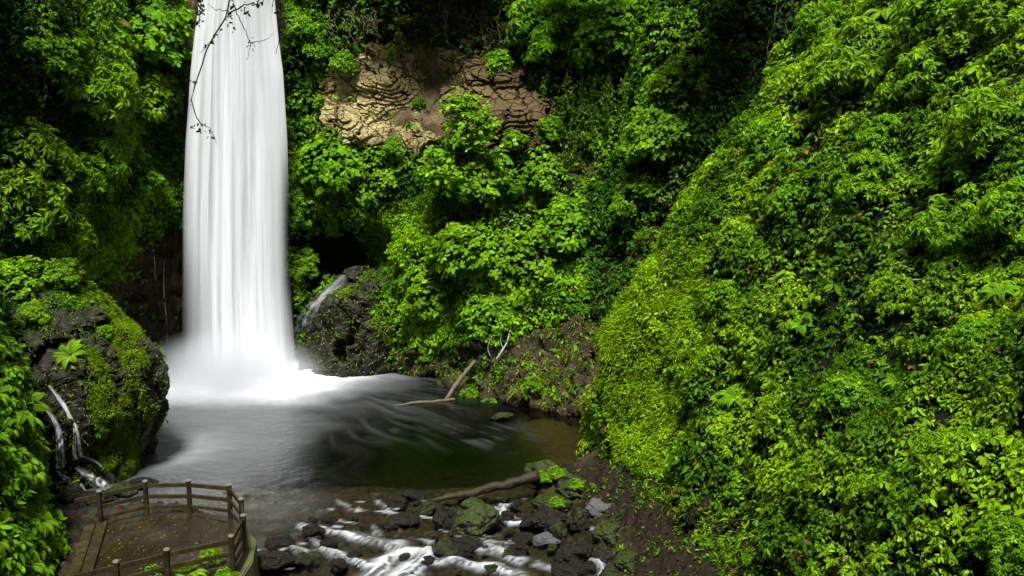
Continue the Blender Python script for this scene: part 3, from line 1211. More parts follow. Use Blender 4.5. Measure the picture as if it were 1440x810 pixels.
cover('hillside', 'hillside_undergrowth', 34, under)
cover('cliff', 'cliff_undergrowth', 16, under)


def moss_cover(name, src, dens, polyf, size=(.06, .16), base=MOSS, width=.22):
    """short hanging moss and grass tufts"""
    if isinstance(src, str):
        P, N = sample(src, dens)
    else:
        P, N = src
    u, v, d = proj(P)
    m = rng.random(len(P)) < polyf(P, *jitter(P, u, v, 16))
    P, N = P[m], N[m]
    n = len(P)
    A = norm(N * .5 + UP * .25 + rng.normal(0, .55, (n, 3)))
    A[:, 2] -= .25
    L = rng.uniform(*size, n)
    c = base * (.45 + .9 * fbm(P, .5, 3, 505))[:, None] * rng.uniform(.6, 1.35, (n, 1))
    c[:, 0] *= rng.uniform(.75, 1.25, n)
    nn = norm(N + UP + rng.normal(0, .4, (n, 3)))
    print(name, n, 'blades')
    return kind(link(name, leaves_mesh(name, P + N * .01, A, nn, L, L * width, c, M['moss_blade'], .5, .05)), 'stuff')


def f_right(P, u, v):
    m = inpoly(u, v, MOSSR) * (.22 + .78 * patch(P, 511, .48, .8)) + inpoly(u, v, SOILR) * .22 * patch(P, 513, .5, .7)
    m = np.maximum(m, .12 * inpoly(u, v, [(826, 385), (985, 230), (1060, 170), (1100, 200), (1000, 370)]))
    return m * (P[:, 2] > .2)


def f_back(P, u, v):
    return np.maximum(inpoly(u, v, MOSSB) * .8 * patch(P, 515, .42, .8), np.maximum(inpoly(u, v, FOOT) * .22 * patch(P, 517, .52, .9), inpoly(u, v, GULLY) * .1 + inpoly(u, v, SCAR) * .1)) * (P[:, 2] > .15)


moss_cover('hillside_moss_grass', 'hillside', 850, f_right, (.1, .24))
moss_cover('cliff_moss_grass', 'cliff', 260, f_back, (.12, .26))

# ------------------------------------------------------------------ rocks in the setting
def earthlike(name, V, F_, mat, sm=True):
    return mesh_np(name, V, F_, mat, smooth_=sm)


def outcrop(name, ctr, prof, rx, ry, mat, seed, amp=.55, n=6, zs=9.0):
    """a big crag: prof = (height, radius factor) pairs, roughened by cells and noise"""
    nz, na = 130, 260
    pz = np.array(prof, float)
    zz = np.linspace(pz[0, 0], pz[-1, 0], nz)
    rf = hermite(pz[:, 0], pz[:, 1], zz)
    a = np.linspace(0, 2 * np.pi, na, endpoint=False)
    X = rf[:, None] * rx * np.cos(a)[None]
    Y = rf[:, None] * ry * np.sin(a)[None]
    G = np.stack([X, Y, zz[:, None] + 0 * X], -1) + np.array([ctr[0], ctr[1], 0])
    R = norm(np.stack([np.cos(a)[None] + 0 * X, np.sin(a)[None] + 0 * X, .35 + 0 * X], -1))
    h = facets(G * np.array([1, 1, .7]), 1.7, seed) * amp * .75 + facets(G * np.array([1, 1, .8]), .55, seed + 5) * .14 + (fbm(G, 2.2, 5, seed) - .5) * amp * 1.6 + (fbm(G, .3, 2, seed) - .5) * .16
    taper = smooth(0, .12, rf / rf.max())[:, None]
    G = G + R * (h * taper)[..., None]
    V = np.concatenate([G.reshape(-1, 3), [[ctr[0], ctr[1], pz[-1, 0]]]])
    Q = grid_faces(nz, na, True)
    k = np.arange(na)
    T = np.stack([np.full(na, nz * na), (nz - 1) * na + k, (nz - 1) * na + (k + 1) % na], -1)
    return V, Q, T, G


LC = (-19.0, 34.3)
V, Q, T, LG = outcrop('crag', LC, [(-2, .86), (.3, .88), (1.3, .93), (2.6, 1.0), (4.4, .96), (5.6, .80), (6.5, .60), (7.2, .36), (7.6, .13)], 4.85, 4.5, None, 3)
crag = tag(link('rock_crag', mesh_np('rock_crag', V, [Q, T], M['crag'], smooth_=False)), 'huge dark wet crag with bright moss streaks above the timber platform', 'rock')
V2, Q2, T2, BG = outcrop('buttress', (-8.9, 53.0), [(-2, 1.02), (0, 1.0), (1.5, .97), (3.0, .88), (4.2, .70), (5.2, .42), (5.9, .15)], 3.7, 3.6, None, 13, 1.0)
butt = tag(link('rock_crag', mesh_np('rock_buttress', V2, [Q2, T2], M['crag'], smooth_=False)), 'dark sloping rock buttress under the cave beside the waterfall foot', 'rock')


# bare tan rock face high on the cliff: fine patch laid into the cliff sheet
def rock_face():
    u = np.linspace(440, 790, 250)
    v = np.linspace(46, 232, 150)
    S = BVHTree.FromPolygons([Vector(p) for p in SHEETS['cliff'][2]], SHEETS['cliff'][3].tolist())
    G = np.full((len(v), len(u), 3), np.nan)
    for i, b in enumerate(v):
        for j, a in enumerate(u):
            h = S.ray_cast(Vector(CAM), Vector(ray(a, b)).normalized())
            G[i, j] = h[0] if h[0] else at(a, b, 52)
    med = np.median(G[..., 1])
    G[..., 1] = np.clip(G[..., 1], med - 2.5, med + 2.5)
    for k in range(4):
        for ax in (0, 1):
            G = np.apply_along_axis(lambda a: np.convolve(np.pad(a, 7, 'edge'), np.ones(15) / 15, 'valid'), ax, G)
    N = -norm(np.cross(np.gradient(G, axis=1), np.gradient(G, axis=0)))
    if np.mean(N[..., 1]) > 0:
        N = -N
    N = norm(N * .3 + np.array([-.15, -1, .1]))
    uu, vv = np.meshgrid(u, v)
    P = G.reshape(-1, 3)
    w = soft(P, uu.ravel(), vv.ravel(), TAN, 22).reshape(uu.shape)
    w = np.minimum(w, smooth(0, 12, np.minimum.reduce([uu - 440, 790 - uu, vv - 46, 232 - vv])))
    Q = P @ np.array([[1, 0, 0], [0, 1, 0], [.25, 0, 1.0]])
    def terrace(n, k, sharp=.82):
        f = n * k
        b = np.floor(f)
        return (b + smooth(sharp, 1, f - b)) / k
    Qa = Q * np.array([.8, .8, 1.25])
    h = 2.2 * terrace(fbm(Qa, 2.6, 2, 61, .4), 12, .9) + .42 * terrace(fbm(Qa + 7, 1.0, 2, 66, .5), 8, .88) + .07 * fbm(Qa, .3, 3, 67) - 1.25
    ck = np.abs(fbm(Qa + 20, 1.1, 3, 68) - .5)
    h = h - .35 * smooth(.025, .004, ck)
    # a deep cleft below the roots
    cl = segdist(np.stack([uu.ravel(), vv.ravel()], -1), [(600, 70), (608, 110), (604, 160), (640, 190)])[0]
    h = h - 1.3 * smooth(22, 4, cl + (fbm(P, .8, 3, 3) - .5) * 16)
    h = h.reshape(uu.shape) * .75 + .55
    G = G + N * (w * h - (1 - w) * .6)[..., None]
    return G


RG = rock_face()
tm = NT('tan_rock')
_v = tm.coord('Object')
_n1 = tm.noise(.9, 6, .65, _v)
_n2 = tm.noise(6, 6, .7, _v)
_dv = tm.n('ShaderNodeVectorMath', operation='ADD')
_nz = tm.n('ShaderNodeTexNoise')
_nz.inputs['Scale'].default_value = .8
_nz.inputs['Detail'].default_value = 4
tm.l(_v, _nz.inputs['Vector'])
_mul = tm.n('ShaderNodeVectorMath', operation='MULTIPLY')
_mul.inputs[1].default_value = (1.6, 1.6, 1.0)
tm.l(_nz.outputs['Color'], _mul.inputs[0])
tm.l(tm.coord('Object', (1, 1, 1.5)), _dv.inputs[0])
tm.l(_mul.outputs[0], _dv.inputs[1])
_vo = tm.n('ShaderNodeTexVoronoi', feature='DISTANCE_TO_EDGE')
_vo.inputs['Scale'].default_value = 1.15
tm.l(_dv.outputs[0], _vo.inputs['Vector'])
_crack = tm.ramp(_vo.outputs['Distance'], [(.0, (.8,) * 3), (.05, (0, 0, 0))])
_c = tm.ramp(_n1, [(.3, (.13, .095, .03)), (.45, (.32, .25, .10)), (.6, (.52, .43, .20)), (.8, (.62, .55, .32))])
_c = tm.mix(tm.ramp(_n2, [(.34, (.6,) * 3), (.5, (0, 0, 0))]), _c, (.03, .022, .01))
_sx = tm.n('ShaderNodeSeparateXYZ')
tm.l(tm.coord('Object'), _sx.inputs[0])
_g = tm.math('MULTIPLY_ADD', _sx.outputs['X'], .16)
_g.node.inputs[2].default_value = 1.1
_g = tm.math('ADD', _g, tm.math('MULTIPLY', tm.math('SUBTRACT', _n1, .5), 1.6), True)
_c = tm.mix(tm.math('MULTIPLY', _g, .9), _c, (.075, .048, .02))
_c = tm.mix(_crack, _c, (.012, .008, .004))
M['tan'] = tm.done(tm.principled(_c, .85, tm.bump(tm.math('SUBTRACT', _n2, tm.math('MULTIPLY', _crack, 1.5)), .9, .14), .15))
face = tag(link('bare_rock', mesh_np('bare_rock', RG.reshape(-1, 3), grid_faces(*RG.shape[:2]), M['tan'], smooth_=False)), 'bare tan blocky rock face showing through the greenery high on the cliff', 'rock')

# ------------------------------------------------------------------ one tree to ray cast against
_vs, _fs, _n = [], [], 0
for nm in ('cliff', 'hillside', 'river_bank'):
    _vs.append(SHEETS[nm][2])
    _fs += (SHEETS[nm][3] + _n).tolist()
    _n += len(SHEETS[nm][2])
for V_, Q_ in ((V, Q), (V2, Q2)):
    _vs.append(V_)
    _fs += (Q_ + _n).tolist()
    _n += len(V_)
TREE = BVHTree.FromPolygons([Vector(p) for p in np.concatenate(_vs)], _fs)


def hit(u, v):
    h = TREE.ray_cast(Vector(CAM), Vector(ray(u, v)).normalized())
    if h[0] is None:
        return at(u, v, 45), np.array([0, -1.0, .3])
    n = np.array(h[1])
    if n @ (CAM - np.array(h[0])) < 0:
        n = -n
    return np.array(h[0]), n


# moss on the crag
def crag_points(G, dens):
    nz, na = G.shape[:2]
    f = grid_faces(nz, na, True)
    Vv = G.reshape(-1, 3)
    a, b, c, d = (Vv[f[:, i]] for i in range(4))
    nn = np.cross(c - a, d - b)
    ar = .5 * np.linalg.norm(nn, axis=1)
    nn = norm(nn)
    ctr = (a + b + c + d) / 4
    s = np.sum(nn * (ctr - ctr.mean(0)), 1)
    nn = nn * np.sign(np.mean(s))
    vis = np.sum(nn * (CAM - ctr), 1) > -4
    k = rng.poisson(ar * dens * vis)
    i = np.repeat(np.arange(len(f)), k)
    s, t = rng.random((2, len(i), 1))
    return (a[i] * (1 - s) + b[i] * s) * (1 - t) + (d[i] * (1 - s) + c[i] * s) * t, nn[i]


MC = [[(140, 420), (160, 415), (196, 465), (216, 505), (205, 515), (180, 480)],
      [(150, 440), (172, 455), (200, 500), (200, 545), (175, 520), (160, 480)],
      [(115, 490), (130, 492), (160, 540), (165, 600), (150, 590), (140, 545)],
      [(150, 590), (175, 560), (190, 610), (198, 690), (160, 690), (168, 640)],
      [(120, 540), (140, 550), (165, 640), (150, 690), (135, 620)],
      [(175, 520), (186, 520), (192, 600), (180, 600)], [(205, 540), (213, 560), (206, 600), (202, 575)],
      [(90, 400), (150, 400), (160, 430), (110, 430)]]


def f_crag(P, u, v):
    r = np.zeros(len(P))
    for q in MC:
        r = np.maximum(r, inpoly(u, v, q))
    return np.maximum(r * (.2 + .8 * patch(P, 521, .45, .45)), .03)


moss_cover('crag_moss', crag_points(LG, 1500), 0, f_crag, (.05, .15), np.array([.17, .33, .006]))


def f_butt(P, u, v):
    return .75 * patch(P, 523, .5, .7) * inpoly(u, v, [(470, 410), (520, 380), (580, 400), (590, 500), (540, 480), (510, 440)]) + .06


moss_cover('buttress_moss', crag_points(BG, 300), 0, f_butt, (.08, .2))

def crag_leaves(name, src, polys, k0):
    P, N = src
    u, v, d = proj(P)
    uj, vj = jitter(P, u, v, 16)
    w = np.full(len(P), k0)
    for q, k in polys:
        w = np.maximum(w, inpoly(uj, vj, q) * k)
    m = rng.random(len(P)) < w * patch(P, 531, .48, .8)
    P, N = P[m], N[m]
    D = norm(N * .5 + UP * .7 + rng.normal(0, .3, P.shape))
    a_ = whorls(P + N * .06, D, rng.uniform(.10, .2, len(P)), 5, tone(rng.uniform(.1, .75, len(P))))
    kind(link(name, leaves_mesh(name, *a_, M['leaf'])), 'stuff')


crag_leaves('crag_foliage', crag_points(LG, 75), [([(-60, 320), (150, 340), (165, 405), (120, 440), (60, 470), (-60, 480)], 1.6), ([(-50, 470), (60, 470), (60, 560), (-50, 600)], .5)], .03)
crag_leaves('buttress_foliage', crag_points(BG, 26), [([(500, 380), (600, 380), (600, 520), (545, 500), (520, 440)], .9), ([(470, 400), (520, 390), (530, 430)], .4)], .04)

# ------------------------------------------------------------------ shrubs
def dome_shrub(kind_, seed, n):
    """leaves on a lumpy dome of radius 1 standing on the origin"""
    global rng
    rng = np.random.default_rng(seed)
    D = norm(rng.normal(0, 1, (n * 3, 3)) * np.array([1, 1, .9]) + np.array([0, 0, .35]))
    D = D[D[:, 2] > -.35][:n]
    lob = fbm(D * 1.3 + seed, .75, 2, seed)
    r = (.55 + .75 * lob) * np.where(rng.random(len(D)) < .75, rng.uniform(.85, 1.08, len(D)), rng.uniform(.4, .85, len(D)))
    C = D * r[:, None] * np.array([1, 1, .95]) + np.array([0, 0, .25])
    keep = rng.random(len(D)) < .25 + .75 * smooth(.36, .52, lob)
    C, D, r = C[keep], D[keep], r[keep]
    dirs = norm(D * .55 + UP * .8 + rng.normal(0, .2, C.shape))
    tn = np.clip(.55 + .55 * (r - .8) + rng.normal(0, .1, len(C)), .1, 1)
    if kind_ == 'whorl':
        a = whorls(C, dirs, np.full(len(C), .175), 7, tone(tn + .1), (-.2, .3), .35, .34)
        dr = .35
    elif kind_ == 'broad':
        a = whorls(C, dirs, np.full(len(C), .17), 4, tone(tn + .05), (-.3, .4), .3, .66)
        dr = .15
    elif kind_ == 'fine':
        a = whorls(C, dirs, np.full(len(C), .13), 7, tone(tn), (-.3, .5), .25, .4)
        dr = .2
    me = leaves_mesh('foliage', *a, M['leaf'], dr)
    b = Bag()
    for k in range(7):
        e = C[rng.integers(0, len(C))] * .9
        m = e * .5 + rng.normal(0, .06, 3)
        b.tube(spline([(0, 0, -.25), tuple(np.array([0, 0, .05]) + rng.normal(0, .03, 3)), m, e], 9), np.linspace(.035, .01, 9), 5)
    return me, b.mesh('stem', M['stem'])


def fern_plant(seed, n=13):
    r2 = np.random.default_rng(seed)
    P, A, N, L, C = [], [], [], [], []
    b = Bag()
    for k in range(n):
        az = k * 2.4 + r2.normal(0, .2)
        h = np.array([math.cos(az), math.sin(az), 0])
        ln = r2.uniform(.75, 1.1)
        t = np.linspace(0, 1, 34)
        arch = h * (t * ln)[:, None] + np.outer(np.sin(t * 2.2) * .55 * ln * r2.uniform(.6, 1.1) - .25 * t ** 3, UP)
        T_ = norm(np.gradient(arch, axis=0))
        S = norm(np.cross(T_, UP))
        b.tube(arch, np.linspace(.012, .003, 34), 4)
        g = np.array([.15, .36, .006]) * r2.uniform(.7, 1.25)
        for i in range(2, 34):
            wd = .20 * math.sin(math.pi * min(1, .12 + t[i] * .88)) ** .8 + .02
            for s in (-1, 1):
                P.append(arch[i])
                A.append(S[i] * s + T_[i] * .45 - UP * .15)
                N.append(np.cross(S[i], T_[i]))
                L.append(wd)
                C.append(g * r2.uniform(.85, 1.15))
    P, A, N, L, C = map(np.array, (P, A, N, L, C))
    return leaves_mesh('fronds', P, A, norm(N), L, L * .2 + .012, C, M['leaf'], .2, .03), b.mesh('stem', M['stem'])


BASES = {}
for k_, n_, c_ in (('whorl', 470, 3), ('broad', 560, 3), ('fine', 750, 2)):
    BASES[k_] = [dome_shrub(k_, 100 + i * 7 + n_, n_) for i in range(c_)]
BASES['fern'] = [fern_plant(900 + i) for i in range(2)]
rng = np.random.default_rng(77)


def shrub(kd, i, u, v, rpx, label, cat='shrub', group=None, name='shrub', lean=.5, push=.35, sq=1.0):
    p, n = hit(u, v)
    d = proj(p)[2]
    s = rpx * d / F
    t = thing(name, label, cat, p + n * s * (push - .55), group)
    ax = norm(n * lean + UP * (1 - lean * .4))
    q = Vector(ax).to_track_quat('Z', 'Y')
    t.rotation_mode = 'QUATERNION'
    from mathutils import Quaternion
    t.rotation_quaternion = q @ Quaternion((0, 0, 1), i * 1.9 + u)
    t.scale = (s * 1.05, s * 1.05, s * sq)
    a, b = BASES[kd][i % len(BASES[kd])]
    link(a.name.split('.')[0], a, t)
    link('stem', b, t)
    return t


HILL = 'leafy shrub bulging out of the bright green hillside'
SHRUBS = [
    # kind, mesh, u, v, radius px, label
    ('whorl', 0, 1195, 108, 62, 'rounded light green shrub standing atop the bright hillside beside the long pale vines'),
    ('whorl', 1, 1300, 125, 58, 'whorl leaved bush with tiered fronds above the dark hollow of the hillside'),
    ('whorl', 2, 1330, 35, 75, 'biggest pale green bush touching the top picture edge on the hillside'),
    ('fine', 0, 1405, 40, 70, 'softly blurred mossy green bush filling the top corner of the hillside'),
    ('whorl', 0, 1400, 185, 62, 'bright arching bush at the picture edge below the blurred corner bush'),
    ('whorl', 1, 1090, 215, 44, 'light green shrub crowning the hillside ridge next to the brown gully top'),
    ('whorl', 2, 1215, 262, 46, 'mid sized domed shrub below the rounded light green one on the hillside'),
    ('whorl', 2, 1240, 195, 34, 'small droopy shrub tucked under the tiered bush in the hillside hollow'),
    ('broad', 0, 1345, 245, 46, 'broad leaved shrub between the arching edge bush and the domed shrub'),
    ('whorl', 0, 1345, 325, 55, 'spreading flat topped bush midway up the hillside close to its outer edge'),
    ('whorl', 1, 1425, 310, 52, 'dense dark based bush cut by the picture edge halfway up'),
    ('broad', 1, 1110, 290, 34, 'small broad leaved shrub on the sunny shoulder of the hillside ridge'),
    ('whorl', 0, 1160, 45, 40, 'deep green shrub hanging under the cliff top beside the long pale vines'),
    ('fern', 0, 1250, 20, 48, 'feathery shrub reaching up out of the picture between two hilltop bushes'),
    ('fine', 1, 1425, 775, 62, 'soft mossy green mound at the bottom corner of the hillside'),
    ('whorl', 2, 1370, 480, 42, 'lush shrub standing proud of the even leaf carpet near the hillside edge'),
    ('broad', 2, 1185, 560, 36, 'glossy broad leaved clump low in the middle of the hillside carpet'),
    ('whorl', 1, 1090, 590, 38, 'bright whorled clump where the leaf carpet meets the yellow moss slope'),
    ('whorl', 0, 1215, 690, 44, 'fan leaved clump hanging over the dark bare soil at the hillside foot'),
    ('broad', 0, 1040, 690, 30, 'low bright clump at the very toe of the hillside above brown earth'),
    ('whorl', 2, 1320, 640, 45, 'layered leafy clump beside the mossy mound on the lower hillside'),
    ('broad', 1, 1020, 420, 32, 'rounded leafy clump at the upper border of the yellow moss slope'),
    ('whorl', 1, 1255, 420, 40, 'shaggy clump rising in the centre of the hillside leaf carpet'),
    ('broad', 1, 20, 405, 40, 'dark leafy bush spilling over the crag top at the picture edge'),
    ('fine', 0, 85, 392, 30, 'dim fine leaved bush spilling over the middle of the crag top'),
    ('broad', 2, 135, 388, 24, 'small leafy bush on the brink of the crag top near the wet wall'),
    ('fine', 1, 45, 450, 22, 'small tangled plant on the upper face of the crag'),
    # centre of the cliff
    ('broad', 2, 668, 265, 50, 'dark leafy bush below the bright sapling on the cliff'),
    ('broad', 0, 760, 250, 40, 'leafy bush on the brown scar between the sapling and the hanging creeper'),
    ('whorl', 0, 770, 55, 55, 'dark green bush overhanging the tan rock face from the cliff top'),
    ('broad', 1, 850, 60, 52, 'large leaved bush above the hanging creeper on the cliff'),
    ('whorl', 2, 775, 5, 26, 'palm like tuft growing at the cliff top edge above the tan rock'),
    ('broad', 2, 920, 205, 48, 'dense bush beside the brown gully on the shaded cliff'),
    ('broad', 0, 960, 130, 46, 'shaded bush at the back of the cliff beneath the dark hollow'),
    ('fine', 1, 900, 290, 44, 'fine leaved bush leaning over the brown gully'),
    ('broad', 1, 655, 365, 52, 'round leafy mound in the middle of the green cliff bulge'),
    ('broad', 2, 735, 380, 50, 'glossy leafy mound on the cliff bulge nearest the brown gully'),
    ('broad', 0, 600, 425, 44, 'bright low mound at the lower lip of the cliff bulge above the fallen log'),
    ('broad', 1, 700, 450, 42, 'leafy mound overhanging the bare bank and the pale roots'),
    ('broad', 2, 790, 330, 46, 'dim leafy mound in the recess at the head of the cliff bulge'),
    ('fine', 0, 440, 60, 36, 'mossy bush clinging to the cliff beside the waterfall lip'),
    ('broad', 0, 432, 150, 34, 'leafy bush between the waterfall and the tan rock face'),
    ('broad', 1, 470, 250, 46, 'bush hanging directly below the pale end of the tan rock face'),
    ('broad', 2, 540, 250, 42, 'bush in the middle of the ledge under the tan rock face'),
    ('fine', 1, 430, 300, 30, 'small bush touching the waterfall edge just above the cave'),
    ('fine', 0, 420, 375, 26, 'small dark bush at the cave mouth against the falling water'),
    # beyond the crag
    ('whorl', 0, 125, 130, 64, 'bright domed bush in the middle of the dark wall beside the waterfall'),
    ('broad', 1, 205, 60, 56, 'tall leafy bush reaching the cliff top next to the waterfall'),
    ('broad', 2, 205, 150, 44, 'leafy bush beneath the tall cliff top bush next to the waterfall'),
    ('fine', 0, 65, 90, 62, 'dim fuzzy bush half hidden behind the hanging curtain of creepers'),
    ('whorl', 1, 45, 235, 58, 'pale green bush at the picture edge below the fuzzy dark bush'),
    ('whorl', 2, 120, 245, 54, 'layered bush below the bright domed bush above the crag'),
    ('broad', 0, 190, 255, 40, 'small bush at the rim of the bare wet wall next to the waterfall'),
    ('whorl', 0, 60, 320, 62, 'large bright bush sitting on top of the mossy crag'),
    ('whorl', 1, 135, 335, 46, 'bush drooping over the bare wet wall behind the crag'),
    ('broad', 1, 165, 310, 34, 'small leafy bush on the brink over the wet wall'),
]
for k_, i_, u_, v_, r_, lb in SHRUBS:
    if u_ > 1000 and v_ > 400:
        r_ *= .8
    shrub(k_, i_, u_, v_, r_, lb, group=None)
for i_, (u_, v_, r_, lb) in enumerate([
        (470, 205, 20, 'small bush growing over the lower pale corner of the tan rock face'),
        (560, 212, 18, 'small bush overlapping the bottom edge of the tan rock face'),
        (485, 92, 20, 'small leafy tuft hanging over the pale top corner of the tan rock face'),
        (560, 78, 16, 'small leafy tuft hanging over the top edge of the tan rock face'),
        (700, 95, 22, 'leafy tuft at the dark upper corner of the tan rock face'),
        (765, 190, 22, 'leafy tuft closing the brown end of the tan rock face'),
        (590, 150, 10, 'tiny green tuft growing in the cleft of the tan rock face'),
        (725, 200, 18, 'small bush at the lower brown end of the tan rock face')]):
    shrub('fine' if i_ % 2 else 'broad', i_, u_, v_, r_, lb, push=.8)
for k_ in range(16):
    u_, v_ = random.uniform(1000, 1420), random.uniform(400, 780)
    if v_ > 500 + (u_ - 900) * .6:
        continue
    shrub('fern', k_, u_, v_, random.uniform(16, 30), 'fern fanning out of the leaf carpet of the hillside', 'fern', 'ferns in the hillside leaf carpet', name='fern', lean=.8, push=.75)
FERNS = [
    (8, 520, 46, 'big shaggy fern at the picture edge facing the rivulets'),
    (12, 590, 46, 'arching fern directly below the big shaggy fern'),
    (28, 665, 44, 'fern with long fronds pointing at the timber platform'),
    (40, 630, 30, 'smaller fern on the bank beside the lowest rivulet'),
    (45, 735, 42, 'low fern on the dark bank beside the platform kerb boards'),
    (15, 800, 48, 'fern cut by the bottom picture edge beside the platform'),
    (72, 775, 26, 'small fern squeezed against the platform kerb boards'),
]
for i_, (u_, v_, r_, lb) in enumerate(FERNS):
    shrub('fern', i_, u_, v_, r_, lb, 'fern', name='fern', lean=.75, push=.6)
for k_ in range(44):
    u_, v_ = random.uniform(-25, 62), random.uniform(470, 815)
    if u_ > 20 + (v_ - 470) * .2:
        u_ -= 40
    shrub('fern', k_, u_, v_, random.uniform(22, 36), 'bright feathery fern in the fern mat on the bank beside the platform', 'fern', 'ferns matted on the bank beside the platform', name='fern', lean=.8, push=.6)
shrub('fern', 1, 100, 500, 24, 'little bright fern growing on the bare face of the crag', 'fern', name='fern', lean=.7, push=.55)
shrub('broad', 0, 148, 470, 12, 'tiny green plant rooted in the crag above its moss streaks', 'plant', name='plant', push=.55)


# the bright sapling in front of the tan rock
def sapling():
    global rng
    rng = np.random.default_rng(5)
    p, n = hit(668, 300)
    p = p + n * .6
    t = thing('sapling', 'bright yellow green sapling with broad leaves in front of the tan rock face', 'tree', p)
    top = at(655, 140, p[1] - .8) - p
    b = Bag()
    tr = spline([(0, 0, -.6), tuple(top * .3 + [.1, 0, 0]), tuple(top * .65), tuple(top)], 14)
    b.tube(tr, np.linspace(.12, .03, 14), 7)
    C = []
    for k in range(34):
        f = rng.uniform(.22, 1.0)
        q = tr[int(f * 13)]
        spread = np.interp(f, [.2, .5, .75, 1], [2.5, 2.6, 1.6, .5])
        a = rng.uniform(0, 6.28)
        e = q + np.array([math.cos(a) * spread * rng.uniform(.5, 1), math.sin(a) * spread * .55 - .3, rng.uniform(-.1, .5)])
        b.tube(spline([q, (q + e) / 2 + [0, 0, .2], e], 7), np.linspace(.035, .01, 7), 5)
        for s in range(16):
            C.append(e + rng.normal(0, .33, 3) * np.array([1.2, .9, .75]))
    link('trunk', b.mesh('trunk', M['stem']), t)
    C = np.array(C)
    D = norm(rng.normal(0, .35, C.shape) + UP + np.array([0, -.35, 0]))
    tn = np.clip(.75 + rng.normal(0, .18, len(C)), 0, 1)
    a = whorls(C, D, np.full(len(C), .32), 4, tone(tn) * np.array([1.15, 1.1, 1]), (-.2, .3), .3, .62)
    link('crown', leaves_mesh('crown', *a, M['leaf'], .15), t)


sapling()


# hanging creepers and vines
def creeper(u0, v0, u1, v1, n, label, leafy=1.0, spread=20, bare=False, name='hanging_vine', cat='vine', group=None, lift=.7):
    global rng
    p, nn = hit(u0, max(v0, -20))
    y = p[1] - lift
    if v0 < -20:
        p = at(u0, v0, y)
    t = thing(name, label, cat, (p[0], y, p[2]), group)
    o = np.array([p[0], y, p[2]])
    b = Bag()
    P, A, N, L, C = [], [], [], [], []
    for k in range(n):
        du = rng.normal(0, spread) if n > 1 else 0
        ex = rng.uniform(.55, 1.0) if n > 1 else 1.0
        s = at(u0 + du, v0 + rng.uniform(-10, 10) * (n > 1), y + rng.normal(0, .15))
        e = at(u1 + du + rng.normal(0, 4), v0 + (v1 - v0) * ex, y - .2 + rng.normal(0, .2))
        m = (s + e) / 2 + rng.normal(0, .12, 3)
        q = spline([s, s * .7 + e * .3 + rng.normal(0, .06, 3), m, e], 26)
        q[:, 0] += (noise(np.stack([np.arange(26) * .4, np.full(26, k * 3.3), np.full(26, u0)], -1), 4) - .5) * .3
        b.tube(q - o, np.linspace(.03, .012, 26) * (1.3 if bare else .7), 5)
        m_ = int((26 if not bare else 7) * leafy * 3)
        idx = rng.integers(1, 26, m_)
        P.append(q[idx] - o + rng.normal(0, .05, (m_, 3)))
        A.append(rng.normal(0, .6, (m_, 3)) + np.array([0, -.2, -.7]))
        N.append(rng.normal(0, .4, (m_, 3)) + np.array([0, -.7, .6]))
        L.append(rng.uniform(.13, .26, m_))
        C.append(tone(rng.uniform(.2, .8, m_)))
    link('stem', b.mesh('stem', M['vine']), t)
    P, A, N, L, C = map(np.concatenate, (P, A, N, L, C))
    link('leaves', leaves_mesh('leaves', P, A, norm(N), L, L * .5, C, M['leaf'], .2), t)


creeper(1092, -40, 1090, 150, 1, 'long pale bare vine dangling in the dark hollow of the cliff', .5, bare=True, lift=1.2)
creeper(1109, -40, 1107, 125, 1, 'second pale vine dangling in the dark hollow, closer to the hillside bushes', .5, bare=True, lift=1.2)
creeper(1006, -40, 1000, 95, 1, 'thin vine dangling above the brown gully of the cliff', .5, bare=True, lift=1.2)
creeper(840, 110, 835, 225, 16, 'thick leafy creeper curtain hanging over the cliff beside the brown scar', 1.1, 34)
creeper(890, 120, 885, 215, 12, 'creeper curtain hanging next to the thick one, closer to the gully', 1.0, 22)
creeper(95, -60, 98, 150, 26, 'long curtain of fine creepers hanging in the dark beside the bright domed bush', 1.0, 22)
creeper(30, -60, 35, 170, 26, 'darkest curtain of creepers hanging at the top corner of the gorge', .9, 26)
creeper(170, -40, 168, 70, 8, 'single dark creeper tail hanging in front of the tall leafy bush', .9, 6)
creeper(520, 20, 522, 70, 14, 'thin brown rootlets hanging over the top of the tan rock face', .25, 26, True, 'hanging_root', 'roots')
creeper(660, 15, 664, 70, 16, 'brown rootlets hanging over the cleft in the tan rock face', .25, 26, True, 'hanging_root', 'roots')


